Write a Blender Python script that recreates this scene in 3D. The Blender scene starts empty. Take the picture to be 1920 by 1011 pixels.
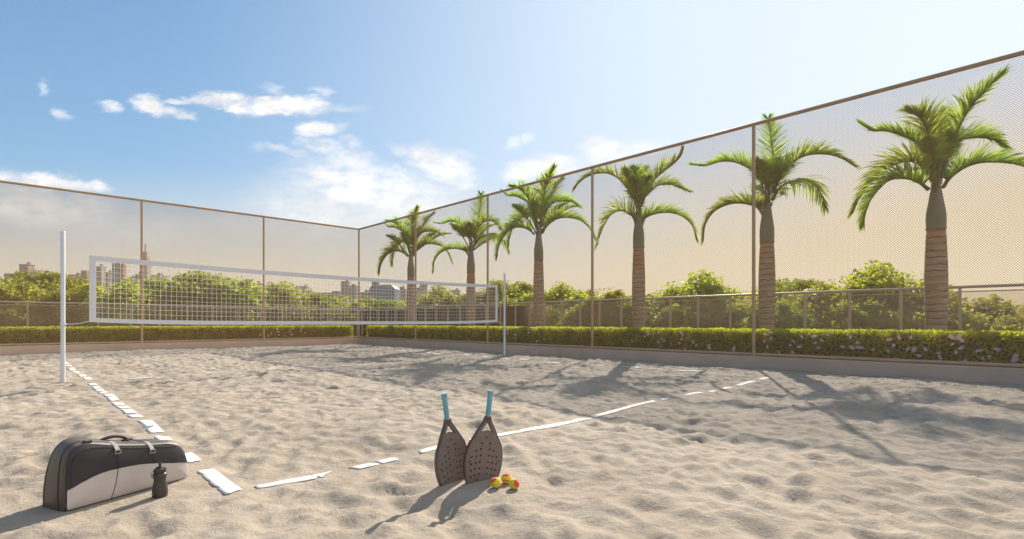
import bpy, bmesh, math, random
import numpy as np
from mathutils import Vector, Matrix
random.seed(7)
RNG = np.random.default_rng(11)
C = bpy.context.scene.collection
F = 977.0
R = math.radians

# ---------------------------------------------------------------- basics
def tag(o, label=None, cat=None, group=None, kind=None):
    if label: o['label'] = label
    if cat: o['category'] = cat
    if group: o['group'] = group
    if kind: o['kind'] = kind
    return o

def empty(name, loc=(0, 0, 0), rz=0.0):
    o = bpy.data.objects.new(name, None)
    o.empty_display_size = 0.2
    C.objects.link(o)
    o.location = loc
    o.rotation_euler = (0, 0, rz)
    return o

class MB:
    """collects vertices and faces of one mesh"""
    def __init__(self):
        self.v = []; self.f = []; self.m = []
    def add(self, vs, fs, mi=0):
        n = len(self.v)
        self.v.extend([tuple(p) for p in vs])
        self.f.extend([tuple(i + n for i in f) for f in fs])
        self.m.extend([mi] * len(fs))
    def box(self, c, s, mi=0, X=None, Y=None):
        X = Vector(X or (1, 0, 0)); Y = Vector(Y or (0, 1, 0)); Z = X.cross(Y)
        c = Vector(c); vs = []
        for a in (-1, 1):
            for b in (-1, 1):
                for d in (-1, 1):
                    vs.append(c + X * (a * s[0] / 2) + Y * (b * s[1] / 2) + Z * (d * s[2] / 2))
        self.add(vs, [(0, 1, 3, 2), (4, 6, 7, 5), (0, 4, 5, 1), (2, 3, 7, 6), (0, 2, 6, 4), (1, 5, 7, 3)], mi)
    def tube(self, pts, rad, n=8, mi=0, cap=True):
        pts = [Vector(p) for p in pts]
        if not hasattr(rad, '__len__'): rad = [rad] * len(pts)
        T0 = (pts[1] - pts[0]).normalized()
        up = Vector((0, 0, 1)) if abs(T0.z) < .9 else Vector((1, 0, 0))
        A = T0.cross(up).normalized(); rings = []
        vs = []
        for i, p in enumerate(pts):
            T = (pts[min(i + 1, len(pts) - 1)] - pts[max(i - 1, 0)]).normalized()
            A = (A - T * A.dot(T)).normalized(); B = T.cross(A)
            for k in range(n):
                a = 2 * math.pi * k / n
                vs.append(p + (A * math.cos(a) + B * math.sin(a)) * rad[i])
        fs = []
        for i in range(len(pts) - 1):
            for k in range(n):
                a = i * n + k; b = i * n + (k + 1) % n
                fs.append((a, b, b + n, a + n))
        if cap:
            fs.append(tuple(range(n - 1, -1, -1)))
            fs.append(tuple((len(pts) - 1) * n + k for k in range(n)))
        self.add(vs, fs, mi)
    def lathe(self, prof, n=32, c=(0, 0, 0), mi=0, sx=1, sy=1):
        vs = []; fs = []
        for r, z in prof:
            for k in range(n):
                a = 2 * math.pi * k / n
                vs.append((c[0] + r * sx * math.cos(a), c[1] + r * sy * math.sin(a), c[2] + z))
        for i in range(len(prof) - 1):
            for k in range(n):
                a = i * n + k; b = i * n + (k + 1) % n
                fs.append((a, b, b + n, a + n))
        fs.append(tuple(range(n - 1, -1, -1)))
        fs.append(tuple((len(prof) - 1) * n + k for k in range(n)))
        self.add(vs, fs, mi)
    def mesh(self, name, mats, smooth=False):
        me = bpy.data.meshes.new(name)
        me.from_pydata(self.v, [], self.f)
        for m in (mats if isinstance(mats, (list, tuple)) else [mats]): me.materials.append(m)
        me.polygons.foreach_set('material_index', self.m)
        if smooth: me.polygons.foreach_set('use_smooth', [True] * len(me.polygons))
        me.update()
        return me
    def build(self, name, mats, parent=None, smooth=False, bevel=0, auto=None):
        me = self.mesh(name, mats, smooth)
        o = bpy.data.objects.new(name, me); C.objects.link(o)
        if parent: o.parent = parent
        if bevel:
            b = o.modifiers.new('b', 'BEVEL'); b.width = bevel; b.segments = 2; b.limit_method = 'ANGLE'
        if auto:
            me.polygons.foreach_set('use_smooth', [True] * len(me.polygons))
            es = o.modifiers.new('e', 'EDGE_SPLIT'); es.split_angle = R(auto)
        return o

def quads_mesh(name, V, mat, nper=4, smooth=False):
    """V: (n, nper, 3) array of separate polygons"""
    n = V.shape[0]
    me = bpy.data.meshes.new(name)
    me.vertices.add(n * nper); me.vertices.foreach_set('co', V.reshape(-1).astype(np.float32))
    me.loops.add(n * nper); me.loops.foreach_set('vertex_index', np.arange(n * nper, dtype=np.int32))
    me.polygons.add(n)
    me.polygons.foreach_set('loop_start', np.arange(0, n * nper, nper, dtype=np.int32))
    me.polygons.foreach_set('loop_total', np.full(n, nper, dtype=np.int32))
    me.update(calc_edges=True); me.validate()
    me.materials.append(mat)
    return me

def obj(name, me, parent=None):
    o = bpy.data.objects.new(name, me); C.objects.link(o)
    if parent: o.parent = parent
    return o

def copy_tree(o, parent=None):
    c = o.copy(); C.objects.link(c)
    if parent: c.parent = parent
    for ch in list(o.children): copy_tree(ch, c)
    return c

# ---------------------------------------------------------------- materials
def new_mat(name):
    m = bpy.data.materials.new(name); m.use_nodes = True
    nt = m.node_tree
    return m, nt, nt.nodes['Principled BSDF'], nt.nodes['Material Output']

def mat(name, col, rough=.6, metal=0, var=.12, vscale=8, bump=0, bscale=60, col2=None, coord='Object', spec=.5, sheen=0):
    m, nt, b, out = new_mat(name)
    N = nt.nodes; L = nt.links
    tc = N.new('ShaderNodeTexCoord')
    n = N.new('ShaderNodeTexNoise'); n.inputs['Scale'].default_value = vscale; n.inputs['Detail'].default_value = 5
    L.new(tc.outputs[coord], n.inputs['Vector'])
    r = N.new('ShaderNodeValToRGB')
    c2 = col2 or tuple(max(0, c * (1 - 2 * var)) for c in col)
    c1 = tuple(min(1, c * (1 + var)) for c in col) if not col2 else col
    r.color_ramp.elements[0].position = .3; r.color_ramp.elements[1].position = .7
    r.color_ramp.elements[0].color = (*c2, 1); r.color_ramp.elements[1].color = (*c1, 1)
    L.new(n.outputs['Fac'], r.inputs['Fac']); L.new(r.outputs['Color'], b.inputs['Base Color'])
    b.inputs['Roughness'].default_value = rough; b.inputs['Metallic'].default_value = metal
    b.inputs['Specular IOR Level'].default_value = spec
    if sheen: b.inputs['Sheen Weight'].default_value = sheen
    if bump:
        n2 = N.new('ShaderNodeTexNoise'); n2.inputs['Scale'].default_value = bscale; n2.inputs['Detail'].default_value = 6
        L.new(tc.outputs[coord], n2.inputs['Vector'])
        bp = N.new('ShaderNodeBump'); bp.inputs['Strength'].default_value = 1; bp.inputs['Distance'].default_value = bump
        L.new(n2.outputs['Fac'], bp.inputs['Height']); L.new(bp.outputs['Normal'], b.inputs['Normal'])
    return m

def leaf_mat(name, c1, c2, trans=.45, tcol=None, scale=1.2, rough=.5, objvar=True, c3=None, p3=.0):
    m, nt, b, out = new_mat(name)
    N = nt.nodes; L = nt.links
    tc = N.new('ShaderNodeTexCoord')
    n = N.new('ShaderNodeTexNoise'); n.inputs['Scale'].default_value = scale; n.inputs['Detail'].default_value = 8; n.inputs['Roughness'].default_value = .7
    L.new(tc.outputs['Object'], n.inputs['Vector'])
    r = N.new('ShaderNodeValToRGB')
    r.color_ramp.elements[0].position = .36; r.color_ramp.elements[1].position = .62
    r.color_ramp.elements[0].color = (*c1, 1); r.color_ramp.elements[1].color = (*c2, 1)
    if c3:
        e = r.color_ramp.elements.new(.62 + p3); e.color = (*c3, 1)
    L.new(n.outputs['Fac'], r.inputs['Fac'])
    src = r.outputs['Color']
    if objvar:
        oi = N.new('ShaderNodeObjectInfo')
        hs = N.new('ShaderNodeHueSaturation')
        mr = N.new('ShaderNodeMapRange'); mr.inputs['To Min'].default_value = .475; mr.inputs['To Max'].default_value = .515
        L.new(oi.outputs['Random'], mr.inputs['Value']); L.new(mr.outputs['Result'], hs.inputs['Hue'])
        mv = N.new('ShaderNodeMapRange'); mv.inputs['To Min'].default_value = .8; mv.inputs['To Max'].default_value = 1.25
        L.new(oi.outputs['Random'], mv.inputs['Value']); L.new(mv.outputs['Result'], hs.inputs['Value'])
        L.new(src, hs.inputs['Color']); src = hs.outputs['Color']
    L.new(src, b.inputs['Base Color'])
    b.inputs['Roughness'].default_value = rough; b.inputs['Specular IOR Level'].default_value = .35
    t = N.new('ShaderNodeBsdfTranslucent')
    mx = N.new('ShaderNodeMix'); mx.data_type = 'RGBA'; mx.blend_type = 'MULTIPLY'; mx.inputs['Factor'].default_value = 1
    L.new(src, mx.inputs['A']); mx.inputs['B'].default_value = (*(tcol or (1.6, 1.5, .55)), 1)
    L.new(mx.outputs['Result'], t.inputs['Color'])
    ms = N.new('ShaderNodeMixShader'); ms.inputs[0].default_value = trans
    L.new(b.outputs[0], ms.inputs[1]); L.new(t.outputs[0], ms.inputs[2]); L.new(ms.outputs[0], out.inputs['Surface'])
    return m

M = {}
M['metal_tan'] = mat('fence_paint', (.50, .31, .17), rough=.45, var=.06, vscale=3)
M['mesh'] = mat('fence_wire', (.42, .25, .105), rough=.5, var=.04, vscale=2)
M['kerb'] = mat('kerb_plaster', (.60, .42, .30), rough=.9, var=.05, vscale=1.5, bump=.004, bscale=30)
M['rail'] = mat('rail_metal', (.60, .52, .45), rough=.45, var=.05, vscale=2, metal=.2)
M['white'] = mat('white_paint', (.64, .655, .66), rough=.35, var=.03)
M['tape'] = mat('net_tape', (.68, .66, .67), rough=.8, var=.03, vscale=20)
M['cord'] = mat('net_cord', (.80, .80, .76), rough=.8, var=.03)
M['soil'] = mat('soil', (.09, .06, .04), rough=1, var=.3, vscale=12, bump=.03, bscale=25)
M['ground'] = mat('far_ground', (.10, .12, .05), rough=1, var=.3, vscale=.05, coord='Object')
M['tapeline'] = mat('court_tape', (.78, .75, .69), rough=.85, var=.03, vscale=10, col2=(.66, .60, .51), bump=.001, bscale=60)
M['grip'] = mat('grip', (.16, .36, .42), rough=.75, var=.08, vscale=30, bump=.0006, bscale=200)
M['pad'] = mat('paddle_face', (.17, .13, .108), rough=.6, var=.08, vscale=20, bump=.0004, bscale=300)
M['padrim'] = mat('paddle_rim', (.13, .085, .06), rough=.45, var=.08, vscale=20)
M['throat'] = mat('paddle_throat', (.13, .055, .035), rough=.4, var=.08, vscale=20)
M['bagdark'] = mat('bag_dark', (.034, .028, .031), rough=.58, var=.12, vscale=6, bump=.0006, bscale=120)
M['bagbody'] = mat('bag_body', (.11, .076, .05), rough=.48, var=.12, vscale=6, bump=.0006, bscale=120)
M['baglight'] = mat('bag_light', (.58, .50, .45), rough=.6, var=.04, vscale=8, bump=.0003, bscale=160)
M['baggold'] = mat('bag_corner', (.52, .40, .27), rough=.6, var=.04, vscale=8)
M['strap'] = mat('strap', (.04, .036, .036), rough=.65, var=.1, vscale=30)
M['strapl'] = mat('strap_light', (.36, .31, .27), rough=.5, var=.1, vscale=30)
M['buckle'] = mat('buckle', (.45, .38, .32), rough=.3, metal=.7, var=.05)
M['piping'] = mat('piping', (.09, .075, .06), rough=.4, var=.1)
M['seam'] = mat('seam', (.012, .010, .010), rough=.6, var=.1)
M['bottle'] = mat('bottle', (.055, .043, .036), rough=.35, var=.08, vscale=15)
M['cap'] = mat('bottle_cap', (.04, .034, .03), rough=.3, var=.08)
M['yball'] = mat('ball_yellow', (.80, .60, .03), rough=.95, var=.08, vscale=60, bump=.0008, bscale=500, sheen=.3)
M['oball'] = mat('ball_orange', (.75, .10, .02), rough=.95, var=.08, vscale=60, bump=.0008, bscale=500, sheen=.3)
M['ink'] = mat('ball_ink', (.16, .13, .01), rough=.9, var=.05)
M['flower'] = mat('petal', (.90, .78, .88), rough=.7, var=.12, vscale=14)
M['bark'] = mat('bark', (.10, .075, .05), rough=.95, var=.3, vscale=8, bump=.02, bscale=20)
M['palm'] = leaf_mat('palm_leaf', (.12, .185, .045), (.34, .44, .12), trans=.55, tcol=(1.9, 1.8, .85), scale=6, c3=(.36, .32, .10), p3=.12, objvar=True)
M['rachis'] = mat('rachis', (.14, .15, .05), rough=.5, var=.2, vscale=6)
M['hedge'] = leaf_mat('hedge_leaf', (.19, .24, .035), (.46, .50, .07), trans=.55, tcol=(1.8, 1.7, .4), scale=3, objvar=False)
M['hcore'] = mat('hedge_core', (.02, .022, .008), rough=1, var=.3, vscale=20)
M['tree'] = [leaf_mat('tree_leaf_%d' % i, a, b, trans=.5, scale=3.0, tcol=(2.0, 1.8, .5)) for i, (a, b) in enumerate([
    ((.12, .18, .055), (.31, .37, .105)), ((.15, .20, .05), (.40, .43, .11)), ((.16, .19, .08), (.36, .37, .14))])]

# crownshaft and trunk
def trunk_mat():
    m, nt, b, out = new_mat('palm_trunk')
    N = nt.nodes; L = nt.links
    tc = N.new('ShaderNodeTexCoord'); sp = N.new('ShaderNodeSeparateXYZ'); L.new(tc.outputs['Object'], sp.inputs[0])
    n = N.new('ShaderNodeTexNoise'); n.inputs['Scale'].default_value = 5; n.inputs['Detail'].default_value = 8
    mp = N.new('ShaderNodeMapping'); mp.inputs['Scale'].default_value = (1, 1, 3.5)
    L.new(tc.outputs['Object'], mp.inputs[0]); L.new(mp.outputs[0], n.inputs['Vector'])
    nl = N.new('ShaderNodeTexNoise'); nl.inputs['Scale'].default_value = 9; nl.inputs['Detail'].default_value = 4; L.new(tc.outputs['Object'], nl.inputs['Vector'])
    # ring scars every ~0.13 m, wobbling
    ad = N.new('ShaderNodeMath'); ad.operation = 'MULTIPLY_ADD'; L.new(nl.outputs['Fac'], ad.inputs[0]); ad.inputs[1].default_value = .07; L.new(sp.outputs['Z'], ad.inputs[2])
    wv = N.new('ShaderNodeMath'); wv.operation = 'MULTIPLY'; wv.inputs[1].default_value = 2 * math.pi / .135; L.new(ad.outputs[0], wv.inputs[0])
    sn = N.new('ShaderNodeMath'); sn.operation = 'SINE'; L.new(wv.outputs[0], sn.inputs[0])
    rg = N.new('ShaderNodeMapRange'); rg.inputs['From Min'].default_value = .80; rg.inputs['From Max'].default_value = 1.0; L.new(sn.outputs[0], rg.inputs['Value'])
    mo = N.new('ShaderNodeMath'); mo.operation = 'MULTIPLY'; L.new(rg.outputs[0], mo.inputs[0])
    n3 = N.new('ShaderNodeMapRange'); n3.inputs['From Min'].default_value = .38; n3.inputs['From Max'].default_value = .55; L.new(n.outputs['Fac'], n3.inputs['Value']); L.new(n3.outputs[0], mo.inputs[1])
    base = N.new('ShaderNodeValToRGB'); L.new(n.outputs['Fac'], base.inputs[0])
    base.color_ramp.elements[0].position = .3; base.color_ramp.elements[1].position = .7
    base.color_ramp.elements[0].color = (.30, .22, .16, 1); base.color_ramp.elements[1].color = (.58, .44, .34, 1)
    red = N.new('ShaderNodeMix'); red.data_type = 'RGBA'; L.new(base.outputs[0], red.inputs['A']); red.inputs['B'].default_value = (.54, .22, .11, 1)
    zr = N.new('ShaderNodeMapRange'); zr.inputs['From Min'].default_value = 2.35; zr.inputs['From Max'].default_value = 2.9; L.new(sp.outputs['Z'], zr.inputs['Value'])
    zm = N.new('ShaderNodeMath'); zm.operation = 'MULTIPLY'; zm.inputs[1].default_value = .5; L.new(zr.outputs[0], zm.inputs[0]); L.new(zm.outputs[0], red.inputs['Factor'])
    dk = N.new('ShaderNodeMix'); dk.data_type = 'RGBA'; L.new(red.outputs['Result'], dk.inputs['A']); dk.inputs['B'].default_value = (.075, .045, .03, 1); L.new(mo.outputs[0], dk.inputs['Factor'])
    L.new(dk.outputs['Result'], b.inputs['Base Color']); b.inputs['Roughness'].default_value = .9
    bp = N.new('ShaderNodeBump'); bp.inputs['Distance'].default_value = .012
    sb = N.new('ShaderNodeMath'); sb.operation = 'SUBTRACT'; L.new(n.outputs['Fac'], sb.inputs[0]); L.new(mo.outputs[0], sb.inputs[1]); L.new(sb.outputs[0], bp.inputs['Height'])
    L.new(bp.outputs[0], b.inputs['Normal'])
    return m
M['trunk'] = trunk_mat()
M['shaft'] = mat('crownshaft', (.27, .26, .19), rough=.5, col2=(.17, .17, .12), vscale=2.5, bump=.004, bscale=12)

def sand_mat():
    m, nt, b, out = new_mat('beach_sand')
    N = nt.nodes; L = nt.links
    tc = N.new('ShaderNodeTexCoord')
    def noise(s, d=6, r=.6, sc=None):
        n = N.new('ShaderNodeTexNoise'); n.inputs['Scale'].default_value = s; n.inputs['Detail'].default_value = d; n.inputs['Roughness'].default_value = r
        if sc:
            mp = N.new('ShaderNodeMapping'); mp.inputs['Scale'].default_value = sc; L.new(tc.outputs['Object'], mp.inputs[0]); L.new(mp.outputs[0], n.inputs['Vector'])
        else: L.new(tc.outputs['Object'], n.inputs['Vector'])
        return n
    a = noise(1.1, 8, .65); g = noise(260, 2, .5)
    r = N.new('ShaderNodeValToRGB'); L.new(a.outputs['Fac'], r.inputs[0])
    r.color_ramp.elements[0].position = .3; r.color_ramp.elements[1].position = .7
    r.color_ramp.elements[0].color = (.32, .262, .198, 1); r.color_ramp.elements[1].color = (.45, .375, .292, 1)
    gr = N.new('ShaderNodeValToRGB'); L.new(g.outputs['Fac'], gr.inputs[0])
    gr.color_ramp.elements[0].position = .28; gr.color_ramp.elements[1].position = .72
    gr.color_ramp.elements[0].color = (.55, .52, .5, 1); gr.color_ramp.elements[1].color = (1.3, 1.3, 1.3, 1)
    mx = N.new('ShaderNodeMix'); mx.data_type = 'RGBA'; mx.blend_type = 'MULTIPLY'; mx.inputs['Factor'].default_value = .55
    L.new(r.outputs[0], mx.inputs['A']); L.new(gr.outputs[0], mx.inputs['B']); L.new(mx.outputs['Result'], b.inputs['Base Color'])
    b.inputs['Roughness'].default_value = .95; b.inputs['Specular IOR Level'].default_value = .15
    n1 = noise(11, 9, .7); n2 = noise(190, 3, .6)
    b1 = N.new('ShaderNodeBump'); b1.inputs['Distance'].default_value = .028; b1.inputs['Strength'].default_value = .9; L.new(n1.outputs['Fac'], b1.inputs['Height'])
    b2 = N.new('ShaderNodeBump'); b2.inputs['Distance'].default_value = .0022; b2.inputs['Strength'].default_value = .9; L.new(n2.outputs['Fac'], b2.inputs['Height']); L.new(b1.outputs[0], b2.inputs['Normal'])
    L.new(b2.outputs[0], b.inputs['Normal'])
    return m
M['sand'] = sand_mat()

def glass_mat():
    m, nt, b, out = new_mat('railing_glass')
    N = nt.nodes; L = nt.links
    tr = N.new('ShaderNodeBsdfTransparent'); tr.inputs[0].default_value = (.96, .93, .90, 1)
    df = N.new('ShaderNodeBsdfDiffuse'); df.inputs[0].default_value = (.5, .45, .42, 1)
    gl = N.new('ShaderNodeBsdfGlossy'); gl.inputs['Roughness'].default_value = .05
    fr = N.new('ShaderNodeFresnel'); fr.inputs[0].default_value = 1.45
    a = N.new('ShaderNodeMixShader'); a.inputs[0].default_value = .07; L.new(tr.outputs[0], a.inputs[1]); L.new(df.outputs[0], a.inputs[2])
    c = N.new('ShaderNodeMixShader'); L.new(fr.outputs[0], c.inputs[0]); L.new(a.outputs[0], c.inputs[1]); L.new(gl.outputs[0], c.inputs[2])
    L.new(c.outputs[0], out.inputs['Surface'])
    return m
M['glass'] = glass_mat()

def facade_mat(name, wall, win, fw=3.2, fh=3.1):
    m, nt, b, out = new_mat(name)
    N = nt.nodes; L = nt.links
    tc = N.new('ShaderNodeTexCoord'); sp = N.new('ShaderNodeSeparateXYZ'); L.new(tc.outputs['Object'], sp.inputs[0])
    ad = N.new('ShaderNodeMath'); ad.operation = 'ADD'; L.new(sp.outputs['X'], ad.inputs[0]); L.new(sp.outputs['Y'], ad.inputs[1])
    def band(src, p, w):
        d = N.new('ShaderNodeMath'); d.operation = 'DIVIDE'; L.new(src, d.inputs[0]); d.inputs[1].default_value = p
        f = N.new('ShaderNodeMath'); f.operation = 'FRACT'; L.new(d.outputs[0], f.inputs[0])
        g = N.new('ShaderNodeMath'); g.operation = 'LESS_THAN'; L.new(f.outputs[0], g.inputs[0]); g.inputs[1].default_value = w
        return g.outputs[0]
    m1 = N.new('ShaderNodeMath'); m1.operation = 'MULTIPLY'; L.new(band(ad.outputs[0], fw, .55), m1.inputs[0]); L.new(band(sp.outputs['Z'], fh, .5), m1.inputs[1])
    mx = N.new('ShaderNodeMix'); mx.data_type = 'RGBA'; L.new(m1.outputs[0], mx.inputs['Factor'])
    mx.inputs['A'].default_value = (*wall, 1); mx.inputs['B'].default_value = (*win, 1)
    L.new(mx.outputs['Result'], b.inputs['Base Color']); b.inputs['Roughness'].default_value = .6
    return m

# ---------------------------------------------------------------- world
SUN_AZ = R(18.0); SUN_EL = R(33.5)
def make_world():
    w = bpy.data.worlds.new('World'); bpy.context.scene.world = w; w.use_nodes = True
    nt = w.node_tree; N = nt.nodes; L = nt.links
    bg = N['Background']; bg.inputs['Strength'].default_value = SKY_STR
    sky = N.new('ShaderNodeTexSky'); sky.sky_type = 'NISHITA'; sky.sun_disc = False
    sky.sun_elevation = SUN_EL; sky.sun_rotation = SUN_AZ
    sky.air_density = 1.0; sky.dust_density = .4; sky.ozone_density = 2.0; sky.altitude = 50
    tc = N.new('ShaderNodeTexCoord')
    sp = N.new('ShaderNodeSeparateXYZ'); L.new(tc.outputs['Generated'], sp.inputs[0])
    ym = N.new('ShaderNodeMath'); ym.operation = 'MAXIMUM'; ym.inputs[1].default_value = .02; L.new(sp.outputs['Y'], ym.inputs[0])
    u = N.new('ShaderNodeMath'); u.operation = 'DIVIDE'; L.new(sp.outputs['X'], u.inputs[0]); L.new(ym.outputs[0], u.inputs[1])
    v = N.new('ShaderNodeMath'); v.operation = 'DIVIDE'; L.new(sp.outputs['Z'], v.inputs[0]); L.new(ym.outputs[0], v.inputs[1])
    cb = N.new('ShaderNodeCombineXYZ'); L.new(u.outputs[0], cb.inputs[0]); L.new(v.outputs[0], cb.inputs[1])
    # domain warp for ragged, cauliflower edges
    nz = N.new('ShaderNodeTexNoise'); nz.inputs['Scale'].default_value = 19; nz.inputs['Detail'].default_value = 12; nz.inputs['Roughness'].default_value = .66
    mpn = N.new('ShaderNodeMapping'); mpn.inputs['Scale'].default_value = (.7, 1.5, 1); L.new(cb.outputs[0], mpn.inputs[0]); L.new(mpn.outputs[0], nz.inputs['Vector'])
    sb = N.new('ShaderNodeVectorMath'); sb.operation = 'SUBTRACT'; L.new(nz.outputs['Color'], sb.inputs[0]); sb.inputs[1].default_value = (.5, .5, .5)
    sc = N.new('ShaderNodeVectorMath'); sc.operation = 'MULTIPLY'; L.new(sb.outputs[0], sc.inputs[0]); sc.inputs[1].default_value = (.10, .05, 0)
    wp = N.new('ShaderNodeVectorMath'); wp.operation = 'ADD'; L.new(cb.outputs[0], wp.inputs[0]); L.new(sc.outputs[0], wp.inputs[1])
    def cloud(px, py, rx, ry, rot, amp, soft):
        mp = N.new('ShaderNodeMapping'); mp.vector_type = 'TEXTURE'
        mp.inputs['Location'].default_value = ((px - 960) / F, (604 - py) / F, 0)
        mp.inputs['Rotation'].default_value = (0, 0, R(rot)); mp.inputs['Scale'].default_value = (rx / F, ry / F, 1)
        L.new(wp.outputs[0], mp.inputs[0])
        ln = N.new('ShaderNodeVectorMath'); ln.operation = 'LENGTH'; L.new(mp.outputs[0], ln.inputs[0])
        mr = N.new('ShaderNodeMapRange'); mr.interpolation_type = 'SMOOTHSTEP'
        mr.inputs['From Min'].default_value = 1 + soft; mr.inputs['From Max'].default_value = 1 - soft
        mr.inputs['To Min'].default_value = 0; mr.inputs['To Max'].default_value = amp
        L.new(ln.outputs['Value'], mr.inputs['Value'])
        return mr.outputs[0]
    acc = None
    for c in CLOUDS:
        o = cloud(*c)
        if acc is None: acc = o
        else:
            a = N.new('ShaderNodeMath'); a.operation = 'MAXIMUM'; L.new(acc, a.inputs[0]); L.new(o, a.inputs[1]); acc = a.outputs[0]
    # break-up by finer noise
    n2 = N.new('ShaderNodeTexNoise'); n2.inputs['Scale'].default_value = 26; n2.inputs['Detail'].default_value = 12; n2.inputs['Roughness'].default_value = .68
    L.new(mpn.outputs[0], n2.inputs['Vector'])
    br = N.new('ShaderNodeMapRange'); br.inputs['From Min'].default_value = .36; br.inputs['From Max'].default_value = .56
    br.inputs['To Min'].default_value = .35; L.new(n2.outputs['Fac'], br.inputs['Value'])
    den = N.new('ShaderNodeMath'); den.operation = 'MULTIPLY'; L.new(acc, den.inputs[0]); L.new(br.outputs[0], den.inputs[1])
    # cloud colour: bright with slightly grey, warmer patches
    n3 = N.new('ShaderNodeTexNoise'); n3.inputs['Scale'].default_value = 9; n3.inputs['Detail'].default_value = 5; L.new(mpn.outputs[0], n3.inputs['Vector'])
    cr = N.new('ShaderNodeValToRGB'); L.new(n3.outputs['Fac'], cr.inputs[0])
    cr.color_ramp.elements[0].position = .35; cr.color_ramp.elements[1].position = .6
    cr.color_ramp.elements[0].color = (*[c * .80 for c in CLOUD_COL], 1); cr.color_ramp.elements[1].color = (*CLOUD_COL, 1)
    mul = N.new('ShaderNodeVectorMath'); mul.operation = 'SCALE'; mul.inputs['Scale'].default_value = CLOUD_GAIN; L.new(cr.outputs[0], mul.inputs[0])
    # warm dusty air low over the town
    el = N.new('ShaderNodeMapRange'); el.interpolation_type = 'SMOOTHSTEP'
    el.inputs['From Min'].default_value = .33; el.inputs['From Max'].default_value = -.02
    el.inputs['To Min'].default_value = 0; el.inputs['To Max'].default_value = .95
    um = N.new('ShaderNodeMath'); um.operation = 'MAXIMUM'; um.inputs[1].default_value = 0; L.new(u.outputs[0], um.inputs[0])
    vs = N.new('ShaderNodeMath'); vs.operation = 'MULTIPLY_ADD'; vs.inputs[1].default_value = -.22; L.new(um.outputs[0], vs.inputs[0]); L.new(v.outputs[0], vs.inputs[2])
    L.new(vs.outputs[0], el.inputs['Value'])
    warm = N.new('ShaderNodeMix'); warm.data_type = 'RGBA'; L.new(el.outputs[0], warm.inputs['Factor'])
    tint = N.new('ShaderNodeVectorMath'); tint.operation = 'MULTIPLY'; L.new(sky.outputs[0], tint.inputs[0]); tint.inputs[1].default_value = SKY_TINT
    sq = N.new('ShaderNodeVectorMath'); sq.operation = 'MULTIPLY'; sq.inputs[1].default_value = (1 / 3.7, 1 / 5.0, 1 / 6.7); L.new(tint.outputs[0], sq.inputs[0])
    s2 = N.new('ShaderNodeVectorMath'); s2.operation = 'MULTIPLY'; L.new(sq.outputs[0], s2.inputs[0]); L.new(sq.outputs[0], s2.inputs[1])
    s3 = N.new('ShaderNodeVectorMath'); s3.operation = 'ADD'; L.new(s2.outputs[0], s3.inputs[0]); s3.inputs[1].default_value = (1, 1, 1)
    s4 = N.new('ShaderNodeSeparateXYZ'); L.new(s3.outputs[0], s4.inputs[0]); s5 = N.new('ShaderNodeCombineXYZ')
    for ax in range(3):
        pw = N.new('ShaderNodeMath'); pw.operation = 'POWER'; pw.inputs[1].default_value = .5; L.new(s4.outputs[ax], pw.inputs[0]); L.new(pw.outputs[0], s5.inputs[ax])
    s6 = N.new('ShaderNodeVectorMath'); s6.operation = 'DIVIDE'; L.new(tint.outputs[0], s6.inputs[0]); L.new(s5.outputs[0], s6.inputs[1])
    warm.inputs['B'].default_value = (*WARM, 1)
    # veil of thin high cloud towards the sun side
    vl = N.new('ShaderNodeMapRange'); vl.interpolation_type = 'SMOOTHSTEP'
    vl.inputs['From Min'].default_value = -.75; vl.inputs['From Max'].default_value = 1.0; vl.inputs['To Min'].default_value = .0; vl.inputs['To Max'].default_value = VEIL
    L.new(u.outputs[0], vl.inputs['Value'])
    veil = N.new('ShaderNodeMix'); veil.data_type = 'RGBA'; L.new(vl.outputs[0], veil.inputs['Factor']); L.new(s6.outputs[0], veil.inputs['A']); L.new(veil.outputs['Result'], warm.inputs['A']); veil.inputs['B'].default_value = (*VEILC, 1)
    fin = N.new('ShaderNodeMix'); fin.data_type = 'RGBA'; L.new(den.outputs[0], fin.inputs['Factor']); L.new(warm.outputs['Result'], fin.inputs['A']); L.new(mul.outputs[0], fin.inputs['B'])
    L.new(fin.outputs['Result'], bg.inputs['Color'])
SKY_STR = .088; HAZE = .00016
EXPOSURE = .86
CLOUD_COL = (1.0, .97, .95); CLOUD_GAIN = 7.4
SKY_TINT = (.80, 1.04, 1.18); WARM = (7.0, 5.7, 3.8); VEIL = .9; VEILC = (5.7, 6.3, 7.1); SKY_CAP = 6.0
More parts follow.
